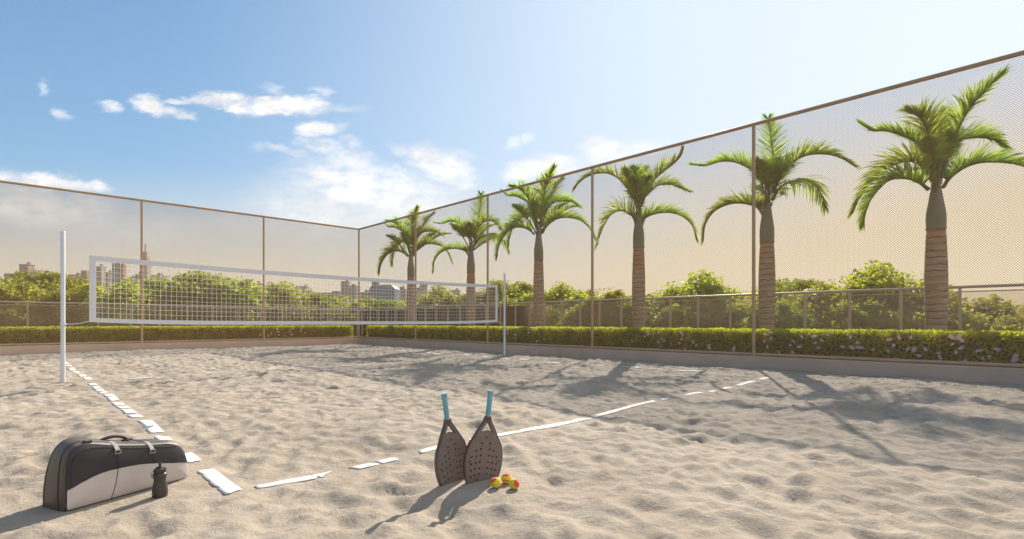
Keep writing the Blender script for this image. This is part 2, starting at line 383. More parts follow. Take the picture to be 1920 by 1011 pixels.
CLOUDS = [  # px, py, rx, ry, rot, amp, soft
    (440, 192, 70, 17, -8, 1, .35), (520, 200, 80, 16, 2, 1, .4), (575, 203, 40, 12, 5, .9, .5), (350, 187, 45, 5, 5, .8, .6), (400, 186, 40, 10, -5, 1, .5),
    (285, 200, 36, 14, -25, .95, .5), (330, 215, 34, 12, -15, .8, .5), (208, 197, 20, 8, -15, .75, .6), (117, 213, 13, 10, -50, .6, .7), (84, 164, 11, 8, -40, .4, .8),
    (520, 172, 24, 8, -20, .4, .8), (605, 176, 15, 9, -20, .4, .8), (640, 203, 40, 7, 0, .35, .8),
    (592, 242, 30, 12, -5, .85, .6), (575, 262, 22, 9, -10, .5, .7), (530, 278, 20, 8, -15, .5, .7), (610, 278, 45, 13, -18, .65, .8), (560, 290, 24, 8, -10, .4, .8),
    (655, 303, 44, 20, -12, .75, .7), (490, 278, 22, 9, 0, .25, .9), (630, 240, 14, 10, 0, .35, .8), (655, 268, 22, 10, -20, .45, .8),
    (690, 352, 135, 40, -10, .95, .6), (640, 326, 60, 16, 0, .8, .6), (760, 375, 110, 36, -15, .65, .7), (610, 385, 110, 50, 0, .6, .9),
    (818, 308, 56, 26, -22, .95, .5), (850, 325, 36, 26, -20, .8, .6), (748, 280, 22, 10, -15, .5, .8), (860, 290, 26, 8, -10, .35, .8), (745, 315, 12, 6, 0, .5, .8),
    (965, 268, 14, 9, 10, .6, .8), (990, 262, 10, 6, 0, .4, .8), (985, 318, 44, 18, 5, .95, .5), (1040, 310, 50, 18, 0, .85, .6), (1125, 278, 36, 19, -5, .95, .5), (1150, 297, 40, 14, 0, .6, .7), (1205, 278, 46, 15, 0, .6, .8),
    (55, 338, 95, 16, -4, .9, .5), (130, 345, 34, 13, -12, .95, .5), (180, 348, 26, 9, -8, .8, .6), (70, 385, 130, 42, -8, .75, .6), (240, 430, 120, 30, 0, .3, .9), (520, 420, 160, 20, 0, .25, .9)]
make_world()
sun = bpy.data.lights.new('sun', 'SUN'); sun.energy = 4.6; sun.angle = R(.55); sun.color = (1, .93, .82)
so = bpy.data.objects.new('sun', sun); C.objects.link(so)
sdir = Vector((math.sin(SUN_AZ) * math.cos(SUN_EL), math.cos(SUN_AZ) * math.cos(SUN_EL), math.sin(SUN_EL)))
so.rotation_euler = sdir.to_track_quat('Z', 'Y').to_euler()
so.location = sdir * 50

cam = bpy.data.cameras.new('camera'); cam.sensor_width = 36; cam.lens = 36 * F / 1920; cam.shift_y = 98.5 / 1920
cam.clip_end = 20000; cam.clip_start = .05
co = bpy.data.objects.new('camera', cam); C.objects.link(co); co.location = (0, 0, 1); co.rotation_euler = (R(90), 0, 0)
sc = bpy.context.scene; sc.camera = co
sc.view_settings.view_transform = 'Standard'; sc.view_settings.look = 'None'; sc.view_settings.exposure = EXPOSURE; sc.view_settings.gamma = 1
sc.cycles.max_bounces = 8; sc.cycles.transparent_max_bounces = 24; sc.cycles.diffuse_bounces = 3

# ---------------------------------------------------------------- frame of the court
CN = Vector((-7.05, 23.83, 0))                 # corner of the two fences
U = Vector((.694, -.7203, 0)).normalized()     # along the right fence
W = Vector((-.7203, -.694, 0)).normalized()    # along the left fence
def P(s, w, z=0.0): return CN + U * s + W * w + Vector((0, 0, z))
def SW(x, y):
    d = Vector((x, y, 0)) - CN
    return d.dot(U), d.dot(W)
def G(px, py, z=0.0):
    Y = F * (1 - z) / (py - 604); return Vector(((px - 960) / F * Y, Y, z))
ROT_U = math.atan2(U.y, U.x)

# ---------------------------------------------------------------- sand
perm = RNG.permutation(4096)
gx = np.cos(RNG.random(4096) * 2 * np.pi); gy = np.sin(RNG.random(4096) * 2 * np.pi)
_a = RNG.random(4096) * 2 * np.pi; gx = np.cos(_a); gy = np.sin(_a)
def pnoise(x, y):
    xi = np.floor(x).astype(int); yi = np.floor(y).astype(int); xf = x - xi; yf = y - yi
    def g(ix, iy, dx, dy):
        h = perm[(perm[ix & 4095] + iy) & 4095]; return gx[h] * dx + gy[h] * dy
    uu = xf ** 3 * (xf * (xf * 6 - 15) + 10); vv = yf ** 3 * (yf * (yf * 6 - 15) + 10)
    a = g(xi, yi, xf, yf); b = g(xi + 1, yi, xf - 1, yf); c = g(xi, yi + 1, xf, yf - 1); d = g(xi + 1, yi + 1, xf - 1, yf - 1)
    return (a + (b - a) * uu) * (1 - vv) + (c + (d - c) * uu) * vv
S0, S1, W0, W1 = 0.0, 26.0, 0.0, 19.0
ST = .030
ns = int((S1 - S0) / ST) + 1; nw = int((W1 - W0) / ST) + 1
SS, WW = np.meshgrid(np.linspace(S0, S1, ns), np.linspace(W0, W1, nw), indexing='ij')
qx = SS + .35 * pnoise(SS * .9 + 7, WW * .9); qy = WW + .35 * pnoise(SS * .9, WW * .9 + 31)
H = .050 * pnoise(qx * .45, qy * .45 + 3)
H += .044 * pnoise(qx * 1.3 + 40, qy * 1.3)
r1 = 1 - np.abs(pnoise(qx * 2.3 + 5, qy * 2.3 + 17)) * 2.4
H += .018 * np.clip(r1, 0, 1) ** 1.5 - .009
H += .019 * pnoise(qx * 4.6 + 11, qy * 4.6 + 70)
r2 = 1 - np.abs(pnoise(SS * 6.5 + 90, WW * 6.5 + 2)) * 2.2
H += .015 * np.clip(r2, 0, 1) ** 1.5 - .006
r3 = 1 - np.abs(pnoise(SS * 4.2 + 3 + .5 * pnoise(SS * 3, WW * 3 + 8), WW * 4.2 + 60)) * 2.6
H += .017 * np.clip(r3, 0, 1) ** 2 - .005
H += .009 * pnoise(SS * 9 + 2 * pnoise(SS * 2, WW * 2), WW * 9 + 5)
# footprints and scuffs
nf = 3200
for i in range(nf):
    a = RNG.random() * (S1 - S0); b = RNG.random() * (W1 - W0); th = RNG.random() * math.pi
    L0 = .08 + .09 * RNG.random(); L1 = .05 + .06 * RNG.random(); dp = .008 + .013 * RNG.random()
    i0 = max(0, int((a - .5) / ST)); i1 = min(ns, int((a + .5) / ST)); j0 = max(0, int((b - .5) / ST)); j1 = min(nw, int((b + .5) / ST))
    x = SS[i0:i1, j0:j1] - a; y = WW[i0:i1, j0:j1] - b
    p = (x * math.cos(th) + y * math.sin(th)) / L0; q = (-x * math.sin(th) + y * math.cos(th)) / L1
    d = np.sqrt(p * p + q * q)
    H[i0:i1, j0:j1] += dp * (-np.exp(-(d ** 3) * .9) + .55 * np.exp(-((d - 1.7) ** 2) * 2.2))
# level spots where things stand; banked up against the kerbs
def flat(p, rad, z=0.0, soft=.35):
    s, w = SW(p[0], p[1])
    d = np.hypot(SS - s, WW - w); k = np.clip((d - rad) / soft, 0, 1); k = k * k * (3 - 2 * k)
    H[:] = z * (1 - k) + H * k
BA = G(121.5, 962.5); BB = G(352.5, 897.5)
for t in (0, .33, .66, 1): flat(BA.lerp(BB, t) + Vector((-.12, .06, 0)), .16, .004, .22)
PR_POS = G(902, 901); PL_POS = G(852, 902)
flat(PR_POS, .14, 0, .3); flat(PL_POS, .10, 0, .3)
BALLS = [G(929.5, 914.5), G(949.5, 906.5), G(964, 917)]
for b in BALLS: flat(b, .05, 0, .15)
BOT = G(300, 931)
for t in (0, .1, .2, .3): flat(BOT + Vector((-.31, -.95, 0)) * t, .05, 0, .16)
H *= np.clip(np.hypot(SS - SW(0, 0)[0], WW - SW(0, 0)[1]) / 1.2, .3, 1)
def hz(x, y):
    s, w = SW(x, y); i = (s - S0) / ST; j = (w - W0) / ST
    i0 = min(max(int(i), 0), ns - 2); j0 = min(max(int(j), 0), nw - 2); fi = i - i0; fj = j - j0
    return float(H[i0, j0] * (1 - fi) * (1 - fj) + H[i0 + 1, j0] * fi * (1 - fj) + H[i0, j0 + 1] * (1 - fi) * fj + H[i0 + 1, j0 + 1] * fi * fj)
def boxblur(A_, k):
    for ax in (0, 1):
        c_ = np.cumsum(np.concatenate([np.repeat(np.take(A_, [0], ax), k + 1, ax), A_, np.repeat(np.take(A_, [-1], ax), k, ax)], ax), ax)
        n_ = A_.shape[ax]; A_ = (np.take(c_, np.arange(2 * k + 1, 2 * k + 1 + n_), ax) - np.take(c_, np.arange(0, n_), ax)) / (2 * k + 1)
    return A_
HB = boxblur(boxblur(H, 6), 6)
def near_line(a, b, rad):
    a = Vector(a); b = Vector(b); s0, w0 = SW(a.x, a.y); s1, w1 = SW(b.x, b.y); ds, dw = s1 - s0, w1 - w0; l2 = ds * ds + dw * dw
    t = np.clip(((SS - s0) * ds + (WW - w0) * dw) / l2, 0, 1); d = np.hypot(SS - s0 - t * ds, WW - w0 - t * dw)
    return np.clip(1 - (d - rad) / .10, 0, 1)
for q_ in ((G(438, 922), G(117, 678)), (G(470, 913), G(1444, 709.5)), (G(1444, 709.5), G(770, 662)), (G(236, 712), G(730, 681))):
    k_ = near_line(q_[0], q_[1], .07) * .8; H = H * (1 - k_) + HB * k_
co3 = np.stack([CN.x + U.x * SS + W.x * WW, CN.y + U.y * SS + W.y * WW, H], -1).reshape(-1, 3)
ii = (np.arange(ns - 1)[:, None] * nw + np.arange(nw - 1)[None, :]).reshape(-1)
fc = np.stack([ii, ii + 1, ii + nw + 1, ii + nw], 1)
me = bpy.data.meshes.new('sand')
me.vertices.add(len(co3)); me.vertices.foreach_set('co', co3.reshape(-1).astype(np.float32))
me.loops.add(len(fc) * 4); me.loops.foreach_set('vertex_index', fc.reshape(-1).astype(np.int32))
me.polygons.add(len(fc)); me.polygons.foreach_set('loop_start', np.arange(0, len(fc) * 4, 4, dtype=np.int32)); me.polygons.foreach_set('loop_total', np.full(len(fc), 4, dtype=np.int32))
me.polygons.foreach_set('use_smooth', np.ones(len(fc), dtype=bool)); me.update(calc_edges=True); me.materials.append(M['sand'])
if me.polygons[0].normal.z < 0: me.flip_normals()
tag(obj('sand', me), kind='structure')

# court tape lines: ribbon islands that surface out of the sand
def court_line(A, B, segs, width, label, name='court_line', seed=1, lift=.0035):
    rr = random.Random(seed); A = Vector((A[0], A[1], 0)); B = Vector((B[0], B[1], 0)); D = (B - A).normalized(); Nn = Vector((-D.y, D.x, 0)); root = empty(name)
    for a, b in segs:
        n = max(3, int((b - a) / .035)); vs = []; fs = []
        m = MB(); cut0 = rr.uniform(-.04, .04); cut1 = rr.uniform(-.05, .05); off = rr.uniform(-.006, .006); w2 = width / 2
        eat = [rr.uniform(0, .35) if rr.random() < .25 else 0 for _ in range(n + 1)]
        side = rr.choice((-1, 1))
        for i in range(n + 1):
            t = i / n; x = a + (b - a) * t
            for j in range(4):
                q = (j / 3 * 2 - 1)
                ww = q * w2
                if (q * side) > .9: ww *= (1 - eat[i])
                e = 0
                if i == 0: e = cut0 * q + rr.uniform(-.012, .012)
                if i == n: e = cut1 * q + rr.uniform(-.012, .012)
                p = A + D * (x + e) + Nn * (ww + off)
                pc = A + D * (x + e); vs.append((p.x, p.y, sum(hz(pc.x + D.x * dd + Nn.x * ww * 1.0, pc.y + D.y * dd + Nn.y * ww) for dd in (-.12, -.08, -.04, 0, .04, .08, .12)) / 7 * .6 + .4 * hz(p.x, p.y) + lift))
        for i in range(n):
            for j in range(3):
                k = i * 4 + j; fs.append((k, k + 1, k + 5, k + 4))
        m.add(vs, fs)
        o = m.build('tape_strip', M['tapeline'], root, smooth=True)
        s = o.modifiers.new('s', 'SOLIDIFY'); s.thickness = .001; s.offset = -1
    tag(root, label, 'court line', 'white tape lines of the sand court')
def along(A, B, pts):
    """pixel x pairs along the line seen from the photo -> metres along A-B"""
    out = []
    D = (B - A); Ln = D.length; D = D / Ln
    for x0, x1 in pts:
        r = []
        for px in (x0, x1):
            t = (px - 960) / F; k = (t * A.y - A.x) / (D.x - t * D.y); r.append(k)
        out.append((min(r), max(r)))
    return out
L1A = G(438, 922); L1B = L1A - U * 16.2
dashes = [(0, .63), (.93, 1.24), (1.85, 2.03), (2.2, 2.48), (2.52, 2.84), (3.19, 3.48), (3.62, 3.98), (4.06, 4.32), (4.40, 4.7), (4.9, 5.2), (5.27, 5.62), (5.85, 6.1), (6.25, 6.55), (6.62, 6.95), (7.13, 7.5), (8.0, 8.35), (8.7, 9.2), (9.5, 9.8), (10.1, 10.6), (10.9, 11.4), (11.8, 12.3), (12.7, 13.3), (13.8, 14.6)]
court_line(L1A, L1B, dashes, .105, 'white tape sideline breaking up as it runs from the bag to the left net post', seed=3)
L2A = G(470, 913); L2B = L2A - W * 8.7
L2B = G(1444, 709.5)
court_line(L2A, L2B, along(L2A, L2B, [(480, 598), (592, 612), (664, 701), (708, 741), (787, 869), (880, 974), (974, 1100), (1110, 1228), (1240, 1253), (1284, 1316), (1328, 1342), (1354, 1370), (1384, 1412), (1424, 1444)]), .085, 'near white tape baseline passing behind the two paddles', seed=5)
L3A = G(1444, 709.5); L3B = L3A - U * 15.9
court_line(L3A, L3B, along(L3A, L3B, [(1320, 1262), (1240, 1215), (1205, 1190), (1180, 1160), (1140, 1116), (1085, 1070), (1048, 1018), (1000, 972), (955, 945), (930, 905), (880, 850), (830, 800), (770, 740)]), .09, 'white tape sideline along the right fence, mostly buried in sand', seed=8, lift=.011)
L4A = G(236, 712); L4B = G(730, 681)
court_line(L4A, L4B, along(L4A, L4B, [(240, 284), (312, 362), (382, 430), (460, 470), (500, 522), (556, 590), (640, 700)]), .08, 'thin broken white line on the sand below the net', seed=9, lift=.016)

# ---------------------------------------------------------------- kerbs, terrace, far ground
RL = 26.0; LL = 19.0
def slab(name, a, b, nrm, t, z0, z1, m, **k):
    """wall from a to b whose court face is on the line a-b, thickness t towards nrm"""
    mb = MB(); a = Vector(a); b = Vector(b); D = (b - a).normalized(); c = (a + b) / 2 + nrm * (t / 2)
    mb.box((c.x, c.y, (z0 + z1) / 2), ((b - a).length, t, z1 - z0), X=D, Y=nrm if D.cross(nrm).z > 0 else -nrm)
    return mb.build(name, m, bevel=.008)
NR = -W; NL = -U
o = slab('kerb_wall', P(0, 0), P(RL, 0), NR, .22, -.5, .27, M['kerb']); tag(o, 'low plaster kerb wall under the right-hand mesh fence', 'kerb wall')
o = slab('kerb_wall', P(0, -.22), P(0, LL), NL, .22, -.5, .266, M['kerb'])
tag(o, 'low plaster kerb wall under the left-hand mesh fence', 'kerb wall')
mb = MB()
a0 = P(-4.4, -3.75); a1 = P(RL + 2, -3.75); a2 = P(RL + 2, -.2); a3 = P(-.2, -.2); a4 = P(-.2, LL + 2); a5 = P(-4.4, LL + 2)
for q in ((a0, a1, a2, a3), (a0, a3, a4, a5)):
    mb.add([(p.x, p.y, .12) for p in q], [(0, 1, 2, 3)])
for p, q in ((a0, a1), (a5, a0)):
    mb.add([(p.x, p.y, .12), (q.x, q.y, .12), (q.x, q.y, -3), (p.x, p.y, -3)], [(0, 1, 2, 3)])
tag(mb.build('planting_bed', M['soil']), kind='structure')
mb = MB(); mb.add([(-9000, -9000, -2.6), (9000, -9000, -2.6), (9000, 9000, -2.6), (-9000, 9000, -2.6)], [(0, 1, 2, 3)])
tag(mb.build('ground', M['ground']), kind='structure')

# ---------------------------------------------------------------- tall mesh fences
ZT = 5.27; ZB = .30
def wires(o0, D, nrm, length, pitch=.040, rad=.0031, outw=1):
    V = []
    z0, z1 = ZB, ZT; Hh = z1 - z0; out = []
    for sgn in (1, -1):
        for i in range(int((length + Hh) / pitch)):
            c = -Hh + i * pitch if sgn > 0 else i * pitch
            # a = c + sgn*(z-z0)
            ta, tb = 0.0, Hh
            if sgn > 0: ta = max(ta, -c); tb = min(tb, length - c)
            else: ta = max(ta, c - length); tb = min(tb, c)
            if tb - ta < .02: continue
            out.append((c, sgn, ta, tb))
    A = np.array(out); n_all = []
    seg = .62
    for c, sgn, ta, tb in out:
        k = max(1, int((tb - ta) / seg)); ts = np.linspace(ta, tb, k + 1)
        for i in range(k): n_all.append((c, sgn, ts[i], ts[i + 1]))
    A = np.array(n_all); c, sg, ta, tb = A.T
    Dn = np.array(D); Nn = np.array(nrm); O = np.array(o0); Zv = np.array((0, 0, 1.0))
    def pt(t): return O + (c + sg * t)[:, None] * Dn + (t)[:, None] * Zv + np.array((0, 0, z0)) + (sg * rad * .8)[:, None] * Nn
    p0 = pt(ta); p1 = pt(tb)
    tan = (sg[:, None] * Dn + Zv) / math.sqrt(2); pe = np.cross(tan, Nn)
    offs = [(0, .28 * outw), (-.95, -.12 * outw), (.95, -.12 * outw)]
    ring0 = [p0 + rad * (x * pe + y * Nn) for x, y in offs]; ring1 = [p1 + rad * (x * pe + y * Nn) for x, y in offs]
    q = []
    for i in range(3):
        j = (i + 1) % 3; q.append(np.stack([ring0[i], ring0[j], ring1[j], ring1[i]], 1))
    return np.concatenate(q, 0)

def tall_fence(o0, D, nrm, length, posts, label, corner=True):
    D = Vector(D); nrm = Vector(nrm); th = math.atan2(D.y, D.x)
    root = empty('mesh_fence', (o0.x, o0.y, 0), th); tag(root, label, 'fence', 'tall tan mesh fences round the court')
    # local frame: x along the fence, y = left of it
    s = 1 if Vector((-D.y, D.x, 0)).dot(nrm) > 0 else -1
    Y0 = s * .11
    m = MB(); m.tube([(-.13, Y0, ZT), (length, Y0, ZT)], .038, 12); m.build('top_rail', M['metal_tan'], root, smooth=False, auto=40)
    m = MB(); m.tube([(-.11, Y0, .305), (length, Y0, .305)], .034, 12); m.build('bottom_rail', M['metal_tan'], root, auto=40)
    pm = MB(); pm.tube([(0, 0, .27), (0, 0, ZT - .02)], .036, 12); pm.tube([(0, 0, .268), (0, 0, .285)], .06, 12)
    me = pm.mesh('post', M['metal_tan'], smooth=False)
    for a in posts:
        p = obj('post', me, root); p.location = (a, Y0, 0)
    q = wires((-.11, Y0, 0), (1, 0, 0), (0, 1, 0), length + .11, outw=s)
    me = quads_mesh('wire_mesh', q, M['mesh']); obj('wire_mesh', me, root)
tall_fence(P(0, 0), U, NR, RL, [-.11, 4.55, 8.87, 13.24, 17.57, 21.9], 'tall tan mesh fence on the right, in front of the palm trees')
tall_fence(P(0, 0), W, NL, LL, [4.06, 8.13, 12.2, 16.3], 'tall tan mesh fence on the left, behind the net')

# ---------------------------------------------------------------- hedges
def leaves_box(n, L, w, z0, z1, rng, size=(.035, .06), clump=.05, rear=False):
    """leaf quads through the skin of a box hedge (x along, y across from 0 to w)"""
    x = rng.random(n) * L; side = rng.random(n)
    y = np.where(side < .5, np.abs(rng.normal(0, .05, n)), rng.random(n) * w)
    z = np.where(side < .5, z0 + (z1 - z0) * rng.random(n), z1 - np.abs(rng.normal(0, .05, n)))
    if rear:
        k = side > .9; y = np.where(k, w - np.abs(rng.normal(0, .05, n)), y); z = np.where(k, z0 + (z1 - z0) * rng.random(n), z)
    bump = pnoise(x * 3.2 + 50, z * 2.4 + y * 3) * .11 + pnoise(x * 8 + 5, z * 7 + y * 7) * .05
    y = np.where(side < .5, y - bump, y)
    z = z + np.where(side >= .5, pnoise(x * 3.1, y * 3 + 9) * .05 + pnoise(x * 11, y * 11) * .03, 0)
    c = np.stack([x, y, z], 1)
    return leaf_quads(c, rng, size)
def leaf_quads(c, rng, size, up=.35):
    n = len(c)
    a = rng.normal(0, 1, (n, 3)); a[:, 2] = np.abs(a[:, 2]) * .6 + up * .3; a /= np.linalg.norm(a, axis=1)[:, None]
    b = rng.normal(0, 1, (n, 3)); b -= (b * a).sum(1)[:, None] * a; b /= np.linalg.norm(b, axis=1)[:, None]
    L = (size[0] + (size[1] - size[0]) * rng.random(n))[:, None]
    w = L * .30
    return np.stack([c - a * L * .5, c + b * w, c + a * L * .5, c - b * w], 1)
def hedge(o0, D, nrm, length, off, w, z0, z1, n, label, fl):
    th = math.atan2(D.y, D.x); root = empty('flowering_hedge', (o0.x + nrm.x * off, o0.y + nrm.y * off, 0), th)
    tag(root, label, 'hedge', 'clipped hedges behind the kerb walls')
    s = 1 if Vector((-D.y, D.x, 0)).dot(nrm) > 0 else -1
    V = leaves_box(n, length, w, z0, z1, RNG, rear=True); V[:, :, 1] *= s
    obj('foliage', quads_mesh('foliage', V, M['hedge']), root)
    m = MB(); m.box((length / 2, s * (w / 2 + .03), (z0 + z1) / 2 - .06), (length - .1, w - .14, z1 - z0 - .02)); m.build('shade_core', M['hcore'], root)  # near-black filler box: blocks the view through, paints the hedge's shaded inside
    # five-petalled blossoms in small clusters
    mm = MB()
    rr = random.Random(2)
    for k in range(3):
        cx, cz = rr.uniform(-.016, .016), rr.uniform(-.016, .016)
        if k == 0: cx = cz = 0
        r0 = .019
        for p in range(5):
            a = p * 2 * math.pi / 5 + k; ca, sa = math.cos(a), math.sin(a)
            pts = [(cx, -.004, cz), (cx + r0 * math.cos(a - .5), -.012, cz + r0 * math.sin(a - .5)), (cx + r0 * 1.5 * ca, -.008, cz + r0 * 1.5 * sa), (cx + r0 * math.cos(a + .5), -.012, cz + r0 * math.sin(a + .5))]
            mm.add(pts, [(0, 1, 2, 3)])
    me = mm.mesh('flower', M['flower'])
    for (x, z, sc_) in fl:
        f = obj('flower', me, root); f.location = (x, -s * .12, z); f.scale = (sc_, sc_ * s, sc_)
        f.rotation_euler = (rr.uniform(-.25, .25), rr.uniform(-3, 3), rr.uniform(-.25, .25))
rr = random.Random(21)
def along_fence_s(px, off):
    t = (px - 960) / F; A = P(0, 0) + NR * off; return (A.y * t - A.x) / (U.x - U.y * t)
def along_fence_w(px, off):
    t = (px - 960) / F; A = P(0, 0) + NL * off; return (A.y * t - A.x) / (W.x - W.y * t)
HO = .42
flr = []
for px, py, n in [(1688, 632, 2), (1671, 636, 3), (1710, 632, 1), (1678, 648, 1), (1668, 657, 1), (1705, 654, 1), (1716, 656, 3), (1737, 654, 2), (1725, 666, 2), (1763, 662, 1), (1765, 670, 2), (1787, 632, 3), (1798, 632, 3), (1805, 638, 2), (1788, 645, 1), (1804, 651, 2), (1794, 661, 1), (1837, 657, 2), (1811, 675, 1), (1872, 655, 2), (1843, 671, 1), (1904, 668, 3), (1903, 674, 3), (1856, 668, 1),
                  (1381, 653, 2), (1380, 658, 2), (1438, 626, 2), (1449, 623, 2), (1450, 635, 1), (1443, 650, 1), (1437, 640, 1), (1486, 647, 1), (1492, 640, 1), (1502, 650, 2), (1507, 631, 1), (1490, 660, 2), (1530, 630, 3), (1532, 643, 1), (1545, 638, 1), (1538, 652, 1), (1465, 660, 1), (1598, 632, 1), (1600, 651, 3), (1612, 651, 2), (1583, 650, 1), (1620, 652, 1), (1610, 642, 1), (1640, 655, 1), (1555, 627, 1),
                  (1217, 623, 2), (1220, 627, 1), (1239, 624, 1), (1246, 635, 1), (1240, 641, 2), (1251, 639, 1), (1243, 650, 1), (1281, 622, 2), (1284, 627, 2), (1283, 635, 1), (1278, 643, 1), (1264, 645, 1), (1191, 640, 1), (1214, 630, 1), (1304, 641, 1), (1310, 647, 1), (1334, 648, 3), (1335, 653, 2), (1289, 654, 1),
                  (958, 618, 3), (957, 625, 1), (996, 618, 2), (996, 624, 1), (972, 628, 2), (972, 634, 1), (937, 629, 1), (1026, 636, 1), (1012, 640, 1), (866, 630, 1), (885, 622, 1), (896, 630, 1), (818, 616, 2), (792, 618, 1), (809, 630, 1), (690, 618, 1), (705, 615, 1), (700, 624, 1), (758, 628, 1)]:
    s = along_fence_s(px, HO); p = P(s, 0) + NR * HO; z = 1 - (py - 604) / F * p.y
    flr.append((s, min(z, .80), .75 + .2 * n))
hedge(P(0, -.25 - 0), U, NR, RL, HO - .25, .95, .12, .835, 120000, 'clipped hedge with many pale purple flowers below the palm trees', flr)
fll = []
for px, py, n in [(518, 617, 2), (519, 622, 2), (548, 615, 1), (563, 616, 2), (562, 621, 1), (486, 628, 2), (501, 630, 1), (507, 625, 1), (531, 630, 1), (545, 627, 2), (541, 622, 1), (556, 633, 1), (521, 628, 1), (569, 624, 1)]:
    w_ = along_fence_w(px, HO); p = P(0, w_) + NL * HO; z = 1 - (py - 604) / F * p.y
    fll.append((w_, min(z, .8), .9 + .2 * n))
hedge(P(-.0, 0), W, NL, LL, HO, .95, .12, .835, 80000, 'clipped hedge behind the net with few flowers near the corner', fll)

# ---------------------------------------------------------------- glass railings
def railing(o0, D, length, posts, zt, label):
    th = math.atan2(D.y, D.x); root = empty('glass_railing', (o0.x, o0.y, 0), th); tag(root, label, 'railing', 'metal and glass railings at the terrace edge')
    m = MB(); m.tube([(0, 0, zt), (length, 0, zt)], .033, 10); m.build('top_rail', M['rail'], root, auto=40)
    m = MB(); m.box((length / 2, 0, zt - .10), (length, .02, .025)); m.build('glass_channel', M['rail'], root)
    pm = MB(); pm.box((0, 0, (.12 + zt - .033) / 2), (.055, .055, zt - .033 - .12)); me = pm.mesh('post', M['rail'])
    for a in posts: p = obj('post', me, root); p.location = (a, 0, 0)
    for a, b in zip(posts[:-1], posts[1:]):
        g = MB(); g.box(((a + b) / 2, 0, (.2 + zt - .115) / 2), (b - a - .075, .012, zt - .115 - .2)); g.build('glass_panel', M['glass'], root)
RC = Vector((-8.85, 29.9, 0))
PRr = Vector((10.3, 10.5, 0)); DR = (PRr - RC).normalized()
def s_line(px, A, D):
    t = (px - 960) / F; return (A.y * t - A.x) / (D.x - D.y * t)
ps = sorted(s_line(x, RC, DR) for x in (967, 994, 1022, 1054, 1088, 1124.5, 1165, 1208, 1257, 1309, 1369.5, 1435, 1509, 1593, 1689, 1800))
step = .88; k = ps[0]; left = []
while k - step > .3: k -= step; left.append(k)
right = [ps[-1] + 1.05 * i for i in range(1, 6)]
railing(RC, DR, right[-1] + .2, [0.0] + left[::-1] + ps + right, 1.75, 'grey metal and glass railing behind the row of palms')
DLf = (Vector((-18.97, 19.3, 0)) - RC).normalized()
k0 = s_line(52, RC, DLf)
lp = [0.05 + i * (k0 - .05) / 13 for i in range(19)]
railing(RC, DLf, lp[-1] + .1, lp, 1.75, 'grey metal and glass railing behind the left fence and hedge')

# ---------------------------------------------------------------- volleyball net
NP = G(118, 720); NQ = G(946, 666); ND = (NQ - NP).normalized(); NLn = (NQ - NP).length
for p, lab in ((NP, 'near white net post standing left of the net'), (NQ, 'far white net post at the right end of the net')):
    m = MB(); hgt = 2.47
    m.lathe([(.031, -.4), (.031, hgt - .01), (.027, hgt)], 20)
    r_ = empty('net_post', (p.x, p.y, 0)); tag(r_, lab, 'post', 'white net posts')
    m.build('pole', M['white'], r_, auto=50)
    m = MB(); m.tube([(0, 0, .955), (0, 0, .985)], .039, 16); m.build('clamp_ring', M['white'], r_, auto=50)
net = empty('beach_net', (NP.x, NP.y, 0), math.atan2(ND.y, ND.x)); tag(net, 'white beach net with taped edges stretched between the two posts', 'net')
K0, K1 = .34, 9.86
def ztop(k):
    t = (k - K0) / (K1 - K0); return 2.11 - .075 * 4 * t * (1 - t) * .8
def zbot(k):
    t = (k - K0) / (K1 - K0)
    return .945 + .055 * abs(2 * t - 1) ** 5
ks = np.linspace(K0, K1, 80)
def band(name, f0, f1, th=.006):
    m = MB()
    vs = []; fs = []
    for i, k in enumerate(ks):
        yw = .004 * math.sin(k * 3.1)
        for (dy, z) in ((-th + yw, f0(k)), (th + yw, f0(k)), (th + yw, f1(k)), (-th + yw, f1(k))): vs.append((k, dy, z))
    for i in range(len(ks) - 1):
        for j in range(4):
            a = i * 4 + j; b = i * 4 + (j + 1) % 4; fs.append((a, b, b + 4, a + 4))
    fs += [(0, 1, 2, 3), tuple(len(vs) - 1 - q for q in range(4))]
    m.add(vs, fs); m.build(name, M['tape'], net, auto=40)
band('top_band', lambda k: ztop(k) - .085, ztop)
band('bottom_band', zbot, lambda k: zbot(k) + .075)
for kk in (K0 + .035, K1 - .035):
    m = MB(); m.box((kk, 0, (zbot(kk) + ztop(kk)) / 2), (.085, .018, ztop(kk) - zbot(kk) - .004)); m.build('side_band', M['tape'], net)
m = MB(); k = K0 + .08
while k < K1 - .08:
    m.tube([(k, 0, zbot(k) + .06), (k, 0, ztop(k) - .07)], .0022, 4, cap=False); k += .0835
for i in range(1, 11):
    t = i / 11; pts = [(k, 0, (zbot(k) + .075) * (1 - t) + (ztop(k) - .085) * t) for k in np.linspace(K0 + .06, K1 - .06, 50)]
    m.tube(pts, .0022, 4, cap=False)
m.build('netting', M['cord'], net)
def sagline(a, b, sag, n=12): return [Vector(a).lerp(Vector(b), i / n) - Vector((0, 0, sag * 4 * (i / n) * (1 - i / n))) for i in range(n + 1)]
m = MB(); m.tube(sagline((.03, 0, .968), (K0, 0, zbot(K0) + .02), .02), .005, 6); m.build('rope', M['cord'], net)
m = MB(); m.tube(sagline((K1, 0, zbot(K1) + .02), (NLn - .03, 0, .968), .02), .005, 6); m.build('rope', M['cord'], net)
#PART2

